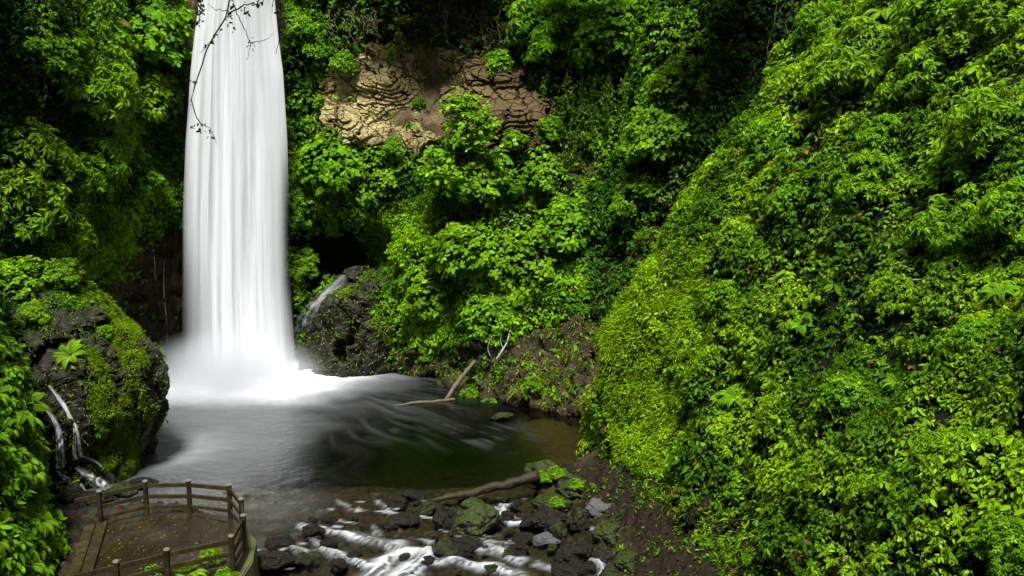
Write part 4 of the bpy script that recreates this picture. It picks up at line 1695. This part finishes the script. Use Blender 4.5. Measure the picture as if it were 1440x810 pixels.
# ------------------------------------------------------------------ rivulets over the crag
def rivulet(pts, w0, w1, label, n=40, lift=.04, mat='rivulet', thin=1.0):
    P = [hit(u, v) for u, v in pts]
    C = spline([p for p, _ in P], n)
    Nn = norm(spline([q for _, q in P], n))
    C = C + Nn * lift
    T_ = norm(np.gradient(C, axis=0))
    S = norm(np.cross(T_, Nn))
    k = 9
    a = np.linspace(-1, 1, k)
    w = np.linspace(w0, w1, n)
    G = C[:, None] + S[:, None] * (a[None, :] * w[:, None])[..., None] + Nn[:, None] * ((.6 * w[:, None] * (1 - a[None] ** 2)) + (noise(np.stack([a[None] * 3 + 0 * w[:, None], np.arange(n)[:, None] * .5 + 0 * a[None], 0 * a[None] + w[:, None] * 0 + pts[0][0]], -1), 3) - .5) * w[:, None] * .8)[..., None]
    veil = (1 - np.abs(a[None]) ** 3) * (.6 + .4 * np.sin(np.linspace(.15, 1, n) * np.pi)[:, None]) * 1.25 * thin
    uv = np.stack([np.broadcast_to(a[None] * .5 + .5, (n, k)), np.broadcast_to(np.linspace(0, 3, n)[:, None], (n, k))], -1)
    me = mesh_np('rivulet', G.reshape(-1, 3), grid_faces(n, k), M[mat], smooth_=True, attrs={'veil': veil}, uv=uv.reshape(-1, 2))
    return tag(link('rivulet', me), label, 'rivulet')


rivulet([(68, 541), (84, 562), (98, 582), (106, 605), (110, 640)], .05, .2, 'thin white rivulet dropping from the highest spring on the crag')
rivulet([(57, 568), (70, 580), (80, 598), (84, 620), (85, 655)], .05, .2, 'thin white rivulet beside the fern, starting lower than its twin')
rivulet([(106, 655), (122, 668), (140, 682), (160, 697)], .08, .4, 'slanting white trickle running down to the platform railing')
rivulet([(80, 660), (94, 672), (108, 685), (125, 700)], .08, .36, 'slanting white trickle running under the fern toward the platform kerb')
rivulet([(112, 638), (135, 650), (150, 664), (172, 690)], .05, .14, 'faint grey trickle fanning over the crag just above the railing')
rivulet([(498, 383), (475, 402), (452, 425), (436, 445), (424, 470)], .3, .75, 'grey streak of water sliding down the buttress ledge to the waterfall foot', lift=.05, thin=.36)
rivulet([(229, 365), (230, 400), (232, 440), (235, 480)], .03, .05, 'hair thin trickle on the bare wet wall next to the waterfall', lift=.08)
rivulet([(214, 340), (215, 365), (217, 395)], .03, .05, 'faintest trickle on the bare wet wall, closer to the crag', lift=.12)


# ------------------------------------------------------------------ boulders and stones
def rock_mesh(seed, n, mat):
    V, T = ICO[n]
    V = V.copy()
    r2 = np.random.default_rng(seed)
    for k in range(9):                                  # flat facets
        d = norm(r2.normal(0, 1, 3))
        h = r2.uniform(.6, .9)
        s = V @ d
        V = V - np.outer(np.maximum(s - h, 0) * .85, d)
    V = V * (1 + .5 * (fbm(V * 1.0 + seed * 3.1, .9, 3, seed) - .5))[:, None]
    V = V * (1 + .16 * facets(V + seed, .7, seed) + .16 * (fbm(V + seed, .25, 3, seed + 1) - .5))[:, None]
    return mesh_np('boulder', V, T, mat, smooth_=False)


RM = {m: [rock_mesh(20 + 5 * i + j * 50, 5, M[m]) for i in range(3)] for j, m in enumerate(('rock', 'rock_brown', 'rock_mossy', 'rock_pale'))}
STONE = [rock_mesh(300 + i, 3, M['rock' if i % 2 else 'rock_brown']) for i in range(6)]
nb = 0


def boulder(x, y, w, h, mat, label, group=None, name='boulder', deep=1.0):
    global nb
    nb += 1
    u, v = c4(x, y + h * .32)
    p = wpt(u, v)
    s = w / 2.078 * p[1] / F / 2
    sh = h / 2.078 * p[1] / F / 2
    o = link(name, RM[mat][nb % 3])
    o.location = (p[0], p[1] + s * .35, p[2] + sh * .25)
    o.scale = (s * 1.12, s * random.uniform(.8, 1.1) * deep, sh * 1.15)
    o.rotation_euler = (random.uniform(-.2, .2), random.uniform(-.25, .25), random.uniform(-.5, .5))
    return tag(o, label, 'boulder', group)


BOULDERS = [
    (165, 676, 64, 38, 'rock', 'dark wet stone with white water curling over it, first in the rapids from the pool'),
    (212, 713, 50, 32, 'rock', 'small shiny black stone in the broad white flow of the rapids'),
    (66, 716, 90, 42, 'rock', 'flat dark boulder lying at the water edge beside the platform wall'),
    (60, 765, 120, 52, 'rock', 'low dark boulder beside the platform wall at the bottom edge'),
    (132, 762, 60, 44, 'rock_brown', 'brown mossy stone between the platform boulders and the white flow'),
    (240, 778, 52, 38, 'rock', 'dark stone in the middle of the rapids at the bottom edge'),
    (410, 592, 62, 34, 'rock', 'smooth grey stone breaking the surface at the head of the rapids'),
    (455, 574, 70, 22, 'rock', 'flat wet slab just breaking the surface behind the smooth grey stone'),
    (430, 650, 95, 40, 'rock', 'long flat dark stone in midstream before the white pour'),
    (492, 612, 62, 32, 'rock_brown', 'brown stone at the tip of the long dark log'),
    (556, 645, 76, 84, 'rock', 'black upright boulder leaning against the mossy boulder in midstream'),
    (645, 640, 145, 105, 'rock_mossy', 'large moss topped boulder in midstream under the long dark log'),
    (590, 668, 52, 46, 'rock_brown', 'small ochre stone propped at the foot of the moss topped boulder'),
    (548, 730, 84, 58, 'rock_brown', 'brown glossy boulder beside the white pour of the rapids'),
    (490, 770, 64, 26, 'rock', 'low wet stone split by the white pour of the rapids'),
    (615, 718, 92, 38, 'rock', 'dark flat stone below the moss topped boulder'),
    (842, 508, 120, 80, 'rock_mossy', 'tall moss covered boulder at the point where the stream leaves the pool'),
    (930, 552, 112, 76, 'rock_mossy', 'leafy moss covered boulder next to the tall one at the stream outlet'),
    (860, 600, 120, 60, 'rock_mossy', 'low moss covered boulder in front of the two mossy outlet boulders'),
    (845, 645, 115, 68, 'rock', 'black overhanging boulder beside the little cascade'),
    (1002, 608, 86, 58, 'rock_pale', 'pale grey angular slab resting on the brown bank'),
    (882, 676, 54, 62, 'rock_mossy', 'small mossy stone standing beside the pale flat rock in the stream'),
    (845, 702, 78, 38, 'rock_pale', 'pale grey flat rock lying in the stream shallows'),
    (940, 742, 96, 64, 'rock', 'round black boulder at the mouth of the thin side spout'),
    (1030, 690, 110, 90, 'rock_mossy', 'mossy brown boulder below the pale grey slab'),
    (1085, 640, 90, 84, 'rock_brown', 'earth coloured boulder on the bank next to the pale grey slab'),
    (965, 792, 66, 46, 'rock', 'dark stone at the bottom edge beside the thin side spout'),
    (1090, 772, 95, 90, 'rock_mossy', 'speckled mossy boulder at the bottom edge under the hillside'),
    (775, 702, 60, 28, 'rock', 'wet stone with a white lip of water below the little cascade'),
    (770, 732, 62, 26, 'rock', 'flat stone in the striped rapids near the pale flat rock'),
    (735, 635, 40, 40, 'rock', 'round stone in the middle of the little cascade'),
    (790, 655, 40, 26, 'rock', 'small stone at the foot of the little cascade'),
    (945, 640, 80, 60, 'rock_brown', 'dark brown boulder between the low mossy boulder and the pale slab'),
    (1130, 700, 80, 60, 'rock_brown', 'half buried brown boulder at the toe of the hillside'),
    (985, 510, 60, 30, 'rock', 'flat wet rock on the shore where the pool meets the hillside'),
    (685, 790, 60, 24, 'rock_brown', 'low brown stone in the rapids at the bottom edge'),
    (-480, 590, 110, 60, 'rock', 'dark wet boulder under the rivulets beside the platform railing'),
    (-400, 560, 90, 50, 'rock_brown', 'brown boulder between the crag foot and the platform railing'),
    (-560, 640, 90, 70, 'rock', 'black boulder wedged between the fern bank and the kerb boards'),
    (-340, 540, 80, 36, 'rock', 'flat dark rock at the crag foot behind the platform railing'),
    (-540, 570, 80, 60, 'rock_brown', 'brown boulder under the fern bank where the lower trickle lands'),
    (-520, 740, 60, 70, 'rock', 'dark boulder below the kerb boards near the bottom edge'),
    (1010, 745, 80, 60, 'rock_brown', 'brown boulder in front of the mossy brown boulder below the pale slab'),
    (905, 505, 70, 44, 'rock', 'dark boulder at the back of the mossy outlet boulders'),
    (1050, 570, 76, 46, 'rock_brown', 'brown rock on the bank above the pale grey slab'),
    (910, 800, 90, 44, 'rock', 'dark low boulder at the bottom edge beside the black round one'),
    (1035, 805, 80, 50, 'rock_brown', 'earthy boulder at the bottom edge between the spout and the speckled boulder'),
    (720, 345, 70, 26, 'rock_mossy', 'flat moss stone awash at the far green shore of the pool'),
]
for b_ in BOULDERS:
    boulder(*b_)
SPOTS = []
while len(SPOTS) < 64:
    x, y = random.uniform(150, 1080), random.uniform(585, 815)
    if x < 420 and y < 640:
        if random.random() < .75:
            continue
    if x > 800 and y < 590:
        continue
    SPOTS.append((x, y))
for x, y in SPOTS:
    p = wpt(*c4(x, y))
    o = link('stone', STONE[random.randrange(6)])
    s = random.uniform(.09, .27)
    o.location = (p[0], p[1], p[2] + random.uniform(-.08, .05) + (0.1 if p[0] > 1.8 else 0))
    o.scale = (s * random.uniform(1, 1.6), s * random.uniform(.8, 1.2), s * random.uniform(.5, .85))
    o.rotation_euler = (random.uniform(-.3, .3), random.uniform(-.3, .3), random.uniform(0, 6.28))
    tag(o, 'small dark wet stone among the boulders of the rapids', 'stone', 'small wet stones strewn through the rapids')


# scree along the foot of the cliff and the hillside
for k in range(46):
    a = random.random()
    if k % 2:
        u, v = random.uniform(560, 850), 0
        v = np.interp(u, [560, 620, 700, 790, 850], [540, 552, 566, 600, 650]) - random.uniform(2, 50)
    else:
        u, v = random.uniform(860, 1010), random.uniform(680, 800)
    p, n = hit(u, v)
    o = link('stone', STONE[random.randrange(6)])
    s = random.uniform(.1, .3) * (1.2 if k % 2 else .8)
    o.location = p
    o.scale = (s * random.uniform(1, 1.5), s, s * random.uniform(.6, .9))
    o.rotation_euler = (random.uniform(-.5, .5), random.uniform(-.5, .5), random.uniform(0, 6.28))
    if k % 2:
        tag(o, 'dark stone on the bare bank around the fallen log', 'stone', 'stones on the bare bank around the fallen log')
    else:
        tag(o, 'brown stone in the bare soil at the hillside toe', 'stone', 'stones in the bare soil at the hillside toe')


# small plants on the mossy boulders and on the bank
SMALL = [
    ((838, 525), 26, 'bright little plant on the tall mossy boulder at the stream outlet'),
    ((880, 515), 30, 'bright leafy tuft between the two mossy boulders at the stream outlet'),
    ((935, 548), 28, 'leafy tuft on top of the second mossy outlet boulder'),
    ((880, 600), 24, 'bright yellow green tuft on the low mossy boulder'),
    ((985, 552), 16, 'tiny bright plant on the shore rock under the hillside'),
    ((620, 610), 18, 'patch of bright leaves on the large moss topped boulder in midstream'),
]
for (x, y), r_, lb in SMALL:
    u, v = c4(x, y + 14)
    p = wpt(u, v + 8)
    p = p + np.array([0, 0, .35])
    s = r_ / 2.078 * p[1] / F
    t = thing('plant', lb, 'plant', p)
    t.scale = (s, s, s * .8)
    a, b = BASES['broad'][int(x) % 3]
    link('foliage', a, t)
    link('stem', b, t)
for u, v, r_, lb in [(600, 500, 12, 'small weed on the bare bank above the horizontal log'), (660, 560, 16, 'grassy tuft at the foot of the leaning log'),
                     (690, 575, 14, 'grassy tuft at the far shore beside the leaning log'), (750, 545, 14, 'small weed on the bare bank below the dead branch'),
                     (990, 770, 16, 'small weed in the bare soil at the hillside toe'), (930, 745, 14, 'small weed beside the boulders at the hillside toe'),
                     (1060, 790, 16, 'weed at the bottom edge in the bare soil')]:
    shrub('fine', int(u), u, v, r_, lb, 'plant', name='plant', push=.55)


def litter(name, P, N, n_keep=1.0):
    m = rng.random(len(P)) < n_keep
    P, N = P[m], N[m]
    n = len(P)
    A = rng.normal(0, 1, (n, 3))
    A = norm(A - N * np.sum(A * N, 1, keepdims=True) + N * rng.normal(0, .25, (n, 1)))
    L = rng.uniform(.06, .2, n)
    c = np.array([.05, .033, .014]) * rng.uniform(.3, 2.2, (n, 1))
    g = rng.random(n) < .22
    c[g] = tone(rng.uniform(.2, .9, g.sum()))
    twig = rng.random(n) < .3
    W = np.where(twig, .014, L * .45)
    L = np.where(twig, L * 2.6, L)
    kind(link(name, leaves_mesh(name, P + N * .02, A, norm(N + rng.normal(0, .3, N.shape)), L, W, c, M['moss_blade'], .1)), 'stuff')


pts, nrm = [], []
for sh, polys in (('hillside', [SOILR]), ('cliff', [FOOT, GULLY, SCAR, ROOTS])):
    P_, N_ = sample(sh, 70)
    u_, v_, _d = proj(P_)
    uj, vj = jitter(P_, u_, v_, 20)
    k_ = np.zeros(len(P_), bool)
    for q in polys:
        k_ |= inpoly(uj, vj, q)
    k_ &= P_[:, 2] > .05
    pts.append(P_[k_])
    nrm.append(N_[k_])
litter('leaf_litter', np.concatenate(pts), np.concatenate(nrm), .8)
P_, N_ = BEDP, BEDN
litter('bank_litter', P_, N_, 1.0)
# sprigs of green on the bank
m_ = (rng.random(len(P_)) < .3) & (fbm(P_, 1.0, 2, 555) > .46)
Pw = P_[m_] + UP * .05
aw = whorls(Pw, norm(UP + rng.normal(0, .35, Pw.shape)), rng.uniform(.07, .16, len(Pw)), 5, tone(rng.uniform(.2, .9, len(Pw))))
kind(link('bank_weeds_foliage', leaves_mesh('bank_weeds_foliage', *aw, M['leaf'])), 'stuff')

# ------------------------------------------------------------------ logs, branches
def log(name, pts, rad, mat, label, cat='log', sides=12, wob=.3, extra=()):
    pts = np.array(pts, float)
    o0 = pts[0].copy()
    b = Bag()
    q = spline(pts - o0, 26)
    q = q + (fbm(q + pts[0], .8, 2, 4) - .5)[:, None] * .12
    b.tube(q, np.interp(np.linspace(0, 1, 26), np.linspace(0, 1, len(rad)), rad), sides, wob, 3)
    for ep, er in extra:
        e = spline(np.array(ep, float) - o0, 12)
        b.tube(e, np.linspace(er, er * .35, 12), 7, .2, 5)
    return tag(link(name, b.mesh(name, M[mat]), None, o0), label, cat)


e = hit(668, 508)[0] + np.array([0, -.5, .1])
foot = onz(627, 562, 0.02)
log('fallen_log', [foot, (foot + e) / 2 + [0, 0, .08], e], [.09, .12, .10], 'deadwood', 'leaning pale dead log propped on the bank with its foot in the pool')
a_ = onz(553, 569, .08)
b_ = onz(640, 561, .05)
log('fallen_log', [a_, (a_ + b_) / 2, b_], [.04, .08, .08], 'deadwood', 'thin log lying flat on the pool beside the leaning log')
s_ = hit(674, 503)[0] + np.array([0, -.7, .2])
e_ = at(735, 522, s_[1] - .2)
log('dead_branch', [s_, (s_ + e_) / 2 + [0, 0, -.03], e_], [.10, .10, .06], 'bark', 'dark broken branch lying across the head of the leaning log', 'branch',
    extra=[([(s_ + e_) / 2, (s_ + e_) / 2 + [.3, -.2, .4], (s_ + e_) / 2 + [.4, -.3, .75]], .04)])
r0 = hit(697, 505)[0] + np.array([0, -.45, 0])
ry = r0[1]
log('pale_root', [at(697, 506, ry), at(707, 492, ry), at(714, 480, ry), at(718, 464, ry)], [.03, .05, .04, .015], 'paleroot',
    'bleached forked root standing against the dark bank', 'root', 7, .3, [([at(708, 491, ry), at(704, 480, ry), at(705, 470, ry)], .022), ([at(690, 502, ry), at(686, 490, ry), at(692, 472, ry)], .018)])
w1 = wpt(*c4(505, 602))
w2 = wpt(*c4(825, 580))
log('fallen_log', [w1 + [0, 0, .12], (w1 + w2) / 2 + [0, 0, .42], w2 + [0, .2, .72]], [.07, .15, .21], 'bark', 'long dark log spanning the stream onto the mossy boulders', 'log', 12, .3)
for (u0, v0), (u1, v1), lb in [((820, 555), (870, 590), 'thin stick lying on the bank under the moss slope'), ((600, 520), (650, 530), 'twig lying on the bare bank above the horizontal log'),
                              ((1000, 745), (1060, 730), 'brown stick lying in the soil at the hillside toe')]:
    p0, p1 = hit(u0, v0)[0], hit(u1, v1)[0]
    pm = hit((u0 + u1) / 2, (v0 + v1) / 2)[0]
    log('stick', [p0 + [0, -.15, .1], pm + [0, -.25, .15], p1 + [0, -.2, .1]], [.03, .04, .02], 'bark', lb, 'stick', 6)


# overhanging tree whose twigs dangle in front of the waterfall
def overhang():
    global rng
    rng = np.random.default_rng(3)
    base = np.array([-15.5, 7.0, 8.0])
    t = thing('overhanging_tree', 'thin dark twigs of an overhanging tree dangling in front of the waterfall', 'tree', base)
    b = Bag()
    TY = 20.0
    k0 = at(330, -70, TY)
    limb = spline([base + [0, 0, -3], base + [.6, .5, 4], base + [2.5, 4, 8.4], base + [6.5, 9, 9.6], k0 + [0, 0, .5], k0 + [1.3, .6, .9]], 40)
    b.tube(limb[:20] - base, np.linspace(.4, .2, 20), 10, .2)
    link('trunk', b.mesh('trunk', M['bark']), t)
    b = Bag()
    b.tube(limb[19:] - base, np.linspace(.2, .05, 21), 8, .2)
    link('limb', b.mesh('limb', M['bark']), t)

    def W(x, y, dy=0):
        return at(x / 2.025, y / 2.025, TY + dy) - base
    tw = [
        ([(668, -150), (655, -40), (650, 20), (625, 75), (597, 122), (578, 180), (557, 235), (546, 290), (556, 330), (572, 352)], .022, .012),
        ([(572, 352), (590, 362), (605, 380), (617, 410)], .011, .004),
        ([(555, 238), (540, 228), (528, 212)], .009, .004),
        ([(597, 122), (582, 138), (570, 150)], .008, .004),
        ([(650, 30), (610, 25), (592, 10)], .009, .004),
        ([(650, 40), (675, 25), (700, 15), (735, 8), (750, -60)], .018, .010),
        ([(672, 30), (685, 60), (700, 95), (712, 120), (702, 170)], .012, .006),
        ([(712, 120), (745, 118), (775, 98)], .010, .004),
        ([(750, -60), (752, 0), (735, 12)], .012, .008),
        ([(772, -120), (778, 10), (775, 35)], .016, .005),
        ([(800, -120), (800, -10), (815, 60), (798, 110), (788, 155)], .017, .006),
        ([(800, 0), (797, 40), (806, 70), (826, 66)], .012, .005),
        ([(575, -150), (570, -40), (572, 20), (566, 70)], .02, .008),
        ([(545, -60), (556, 0), (556, 25)], .012, .005),
    ]
    b = Bag()
    for pts, r0_, r1_ in tw:
        q = spline([W(x, y) for x, y in pts], 22)
        q = q + (np.stack([noise(np.stack([np.arange(22) * .9, np.full(22, pts[0][0] * .1), np.full(22, 1.0 * i)], -1), i) for i in range(3)], -1) - .5) * .05
        b.tube(q, np.linspace(r0_, r1_, 22), 5)
    link('twigs', b.mesh('twigs', M['bark']), t)
    lf = [(570, 368, 9), (568, 352, 5), (600, 382, 4), (597, 124, 4), (650, 40, 14), (690, 22, 10), (660, 70, 7), (712, 122, 9), (735, 8, 6), (549, 238, 3),
          (570, 30, 22), (568, 58, 9), (572, 0, 16), (778, 30, 5), (620, 92, 3), (545, 290, 2), (660, 10, 10), (700, 30, 6), (820, 68, 3), (530, 212, 2)]
    P = []
    for x, y, k in lf:
        for i in range(k):
            P.append(W(x + rng.normal(0, 7), y + rng.normal(0, 7), rng.normal(0, .1)))
    P = np.array(P)
    n = len(P)
    A = rng.normal(0, .6, (n, 3)) + np.array([0, 0, -.7])
    N = rng.normal(0, .6, (n, 3)) + np.array([0, -.5, .3])
    L = rng.uniform(.06, .13, n)
    link('leaves', leaves_mesh('leaves', P, A, norm(N), L, L * .5, np.array([.018, .05, .006]) * rng.uniform(.6, 1.6, (n, 1)), M['leaf'], .2), t)


overhang()

# unseen tree crowns added out over the upper cliff to shade it
def shade_canopy():
    global rng
    rng = np.random.default_rng(8)
    C, b = [], Bag()
    for c, rad, root in [((-22.5, 33.5, 25.2), (4.2, 3.4, 2.2), (-34, 38, 26)), ((-24, 37, 26.5), (4.5, 3.5, 2.6), (-33, 42, 26)), ((-28, 32, 25), (4.5, 4, 3), (-38, 36, 27)), 
                         ((9.5, 39, 26.5), (3.0, 2.4, 1.8), (9, 51, 30)), ((-4, 48.5, 25.5), (3.8, 2.0, 1.4), (-6, 58, 29)), ((3.5, 45, 26), (3.0, 2.2, 1.8), (3, 57, 30))]:
        c, rad = np.array(c, float), np.array(rad, float)
        n = int(260 * rad[0])
        d = norm(rng.normal(0, 1, (n, 3)))
        q = c + d * rad * (rng.random((n, 1)) ** .45)
        C.append(q[fbm(q, 1.6, 2, 71) > .42])
        root = np.array(root, float)
        b.tube(spline([root - [0, 0, 4], root + [0, 0, 1], (root + c) / 2 + [0, 0, 1.5], c], 16), np.linspace(.35, .1, 16), 8)
        for k in range(6):
            b.tube(spline([c, c + rng.normal(0, .35, 3) * rad, c + norm(rng.normal(0, 1, 3)) * rad * .85], 7), np.linspace(.09, .02, 7), 5)
    C = np.concatenate(C)
    a = whorls(C, norm(UP + rng.normal(0, .4, C.shape)), np.full(len(C), .42), 6, tone(rng.uniform(.2, .8, len(C))), (-.4, .4), .4, .42)
    kind(link('shade_canopy_foliage', leaves_mesh('shade_canopy_foliage', *a, M['leaf'])), 'stuff')
    kind(link('shade_canopy_limbs', b.mesh('shade_canopy_limbs', M['bark'])), 'stuff')


shade_canopy()

# ------------------------------------------------------------------ timber viewing platform
ZD = .85
HP = 1.1
tops = [(139, 691), (204, 677), (265, 676), (322, 682), (339, 702), (342, 725), (325, 754), (234, 773), (163, 790)]
PT = [onz(u, v, ZD + HP) for u, v in tops]
PT = [np.array([p[0], p[1], ZD]) for p in PT]
org = np.mean(PT, axis=0)
org[2] = ZD
plat = thing('viewing_platform', 'weathered timber viewing platform with railing at the pool edge', 'platform', org)


def box(b, c0, c1, w, h, up=UP):
    """bar from c0 to c1 with a slightly softened section, w across and h along up"""
    c0, c1 = np.asarray(c0, float), np.asarray(c1, float)
    T_ = norm(c1 - c0)
    S = norm(np.cross(T_, up if abs(T_ @ up) < .95 else np.array([0, 1.0, 0])))
    U_ = np.cross(S, T_)
    e = min(w, h) * .12
    sec = [(-w / 2 + e, -h / 2), (w / 2 - e, -h / 2), (w / 2, -h / 2 + e), (w / 2, h / 2 - e), (w / 2 - e, h / 2), (-w / 2 + e, h / 2), (-w / 2, h / 2 - e), (-w / 2, -h / 2 + e)]
    n = 7
    P = []
    for i in range(n):
        c = c0 + (c1 - c0) * i / (n - 1) + rng.normal(0, .003, 3)
        for x, y in sec:
            P.append(c + S * x + U_ * y)
    V = np.array(P)
    f = grid_faces(n, 8, True)
    V = np.concatenate([V, [c0, c1]])
    k = np.arange(8)
    T = np.concatenate([np.stack([np.full(8, n * 8), (k + 1) % 8, k], -1), np.stack([np.full(8, n * 8 + 1), (n - 1) * 8 + k, (n - 1) * 8 + (k + 1) % 8], -1)])
    b.add(V, f, T)


for p in PT:
    b = Bag()
    box(b, p - org + [0, 0, -.15], p - org + [0, 0, HP], .13, .13, np.array([0, 1.0, 0]))
    po = link('post', b.mesh('post', M['post'], False), plat)
    b = Bag()
    b.tube([p - org + [0, 0, HP + .002], p - org + [0, 0, HP + .035]], [.088, .075], 12, .1)
    link('post_cap', b.mesh('post_cap', M['cap'], False), po)


def rails(a, b_, ext0=0):
    for z, hh in ((.96, .13), (.60, .125), (.25, .11)):
        d = norm(b_ - a)
        c = np.array([-d[1], d[0], 0]) * .0
        s = a + d * .066 - d * (ext0 + .15 if ext0 and z > .9 else 0)
        bb = Bag()
        box(bb, s - org + [0, 0, z], b_ - d * .066 - org + [0, 0, z + rng.normal(0, .01)], .055, hh)
        link('rail', bb.mesh('rail', M['rail'], False), plat)


for i in range(8):
    rails(PT[i], PT[i + 1], .62 if i == 0 else 0)
dirf = norm(PT[8] - PT[7])
PE = PT[8] + dirf * 1.3
rails(PT[8], PE)
# floor
ctr = np.mean(PT[1:7], axis=0)
edge = [p + norm(p - ctr) * np.array([.12, .12, 0]) for p in PT[:8]]
kl0 = onz(140, 733, ZD)
kl1 = onz(108, 832, ZD)
poly = edge + [PT[8] + dirf * 0, PE + dirf * .4, kl1]
poly = [np.array([p[0], p[1], ZD]) - org for p in poly]
import bmesh
bm = bmesh.new()
vs = [bm.verts.new(p) for p in poly]
fc = bm.faces.new(vs)
if fc.normal.z < 0:
    fc.normal_flip()
bm.normal_update()
bmesh.ops.solidify(bm, geom=[fc], thickness=.14)
me = bpy.data.meshes.new('deck')
bm.to_mesh(me)
bm.free()
me.materials.append(M['deck'])
dk = link('deck', me, plat)
zs_ = [v.co.z for v in me.vertices]
dk.location = (0, 0, -max(zs_))
# plank seams shown by thin battens and a hatch edge
for (u0, v0), (u1, v1) in [((283, 735), (281, 764)), ((270, 723), (322, 735)), ((147, 742), (205, 731))]:
    bb = Bag()
    box(bb, onz(u0, v0, ZD) - org + [0, 0, .012], onz(u1, v1, ZD) - org + [0, 0, .012], .045, .03)
    link('batten', bb.mesh('batten', M['post'], False), plat)
for o_, w_ in ((.0, .30), (.36, .30)):
    bb = Bag()
    d = norm(kl1 - kl0)
    sd_ = np.array([-d[1], d[0], 0])
    if sd_[0] > 0:
        sd_ = -sd_
    box(bb, kl0 - org + sd_ * (-.12 + o_) + [0, 0, .06 - o_ * .25], kl1 - org + sd_ * (-.12 + o_) + d * .6 + [0, 0, .06 - o_ * .25], w_, .10)
    link('kerb_board', bb.mesh('kerb_board', M['rail'], False), plat)
# mossy wall that carries the platform
out = [p + norm(p - ctr) * np.array([.42, .42, 0]) for p in PT[1:7]]
inn = [p - norm(p - ctr) * np.array([.5, .5, 0]) for p in PT[1:7]]
bm = bmesh.new()
rows = []
pts8 = out + [PT[7] + np.array([.1, -.5, 0]), PT[8] + np.array([-.2, -.5, 0]), kl1 + np.array([-.3, 0, 0]), kl0 + np.array([-.2, .2, 0])]
tv = [bm.verts.new((p[0] - org[0], p[1] - org[1], -.16)) for p in pts8]
bv = [bm.verts.new(((p[0] - org[0]) * 1.04, (p[1] - org[1]) * 1.04, -2.4)) for p in pts8]
n = len(pts8)
bm.faces.new(tv)
for i in range(n):
    bm.faces.new((tv[i], tv[(i + 1) % n], bv[(i + 1) % n], bv[i]))
bmesh.ops.recalc_face_normals(bm, faces=bm.faces)
bmesh.ops.bevel(bm, geom=[e for e in bm.edges], offset=.04, segments=2, affect='EDGES')
me = bpy.data.meshes.new('base_wall')
bm.to_mesh(me)
bm.free()
me.materials.append(M['concrete'])
link('base_wall', me, plat)
# fallen leaves on the boards
n_ = 420
_u, _v = rng.uniform(125, 335, n_), rng.uniform(726, 812, n_)
_p = np.array([onz(a, b, ZD + .012) for a, b in zip(_u, _v)])
_in = inpoly(_p[:, 0], _p[:, 1], [tuple(p[:2] + org[:2]) for p in poly])
_p = _p[_in]
_a = rng.normal(0, 1, (len(_p), 3)) * np.array([1, 1, .15])
_l = rng.uniform(.03, .10, len(_p))
_c = np.array([.16, .12, .04]) * rng.uniform(.25, 1.6, (len(_p), 1))
kind(link('deck_leaf_litter', leaves_mesh('deck_leaf_litter', _p, _a, norm(UP + rng.normal(0, .2, _p.shape)), _l, _l * .55, _c, M['moss_blade'], .1)), 'stuff')
# leafy plants growing through the front railing
for u, v, r_, kd, lb in [(268, 800, 26, 'fern', 'bright fern poking through the front railing of the platform'), (300, 778, 14, 'broad', 'small leafy plant behind the fern on the platform railing'),
                         (222, 808, 16, 'broad', 'low leafy plant at the bottom edge under the platform railing'), (322, 812, 16, 'broad', 'leafy plant at the bottom edge by the corner post of the platform')]:
    p = onz(u, v, ZD + .3) + np.array([0, -.25, 0])
    s = r_ * p[1] / F
    t = thing('fern' if kd == 'fern' else 'plant', lb, 'fern' if kd == 'fern' else 'plant', p + np.array([0, 0, -s * .3]))
    t.scale = (s * 1.2,) * 3
    a, b = BASES[kd][1]
    link(a.name.split('.')[0], a, t)
    link('stem', b, t)

# ------------------------------------------------------------------ light
EL, AZ = 63, 181         # sun height, and compass direction it comes from (clockwise from +Y)
w = bpy.data.worlds.new('World')
sc.world = w
w.use_nodes = True
nt = w.node_tree
bg = nt.nodes['Background']
sky = nt.nodes.new('ShaderNodeTexSky')
sky.sky_type = 'NISHITA'
sky.sun_disc = False
sky.sun_elevation = math.radians(EL)
sky.sun_rotation = math.radians(AZ)
sky.dust_density = .5
sky.air_density = .7
hs = nt.nodes.new('ShaderNodeHueSaturation')
hs.inputs['Saturation'].default_value = .35
nt.links.new(sky.outputs[0], hs.inputs['Color'])
nt.links.new(hs.outputs[0], bg.inputs[0])
bg.inputs[1].default_value = .05
sun = bpy.data.lights.new('sun', 'SUN')
sun.energy = 5
sun.angle = math.radians(13)
sun.color = (1, .99, .96)
so = bpy.data.objects.new('sun', sun)
col.objects.link(so)
el, az = math.radians(EL), math.radians(AZ)
dirv = Vector((math.sin(az) * math.cos(el), math.cos(az) * math.cos(el), math.sin(el)))
so.rotation_euler = (-dirv).to_track_quat('-Z', 'Y').to_euler()
sc.view_settings.view_transform = 'Standard'
sc.view_settings.look = 'None'
sc.view_settings.gamma = 1
sc.view_settings.use_curve_mapping = False
sc.view_settings.exposure = .8
sc.cycles.max_bounces = 6
sc.cycles.diffuse_bounces = 1
sc.cycles.glossy_bounces = 2
sc.cycles.transmission_bounces = 3
sc.cycles.transparent_max_bounces = 12
sc.cycles.volume_bounces = 1
sc.cycles.use_denoising = True
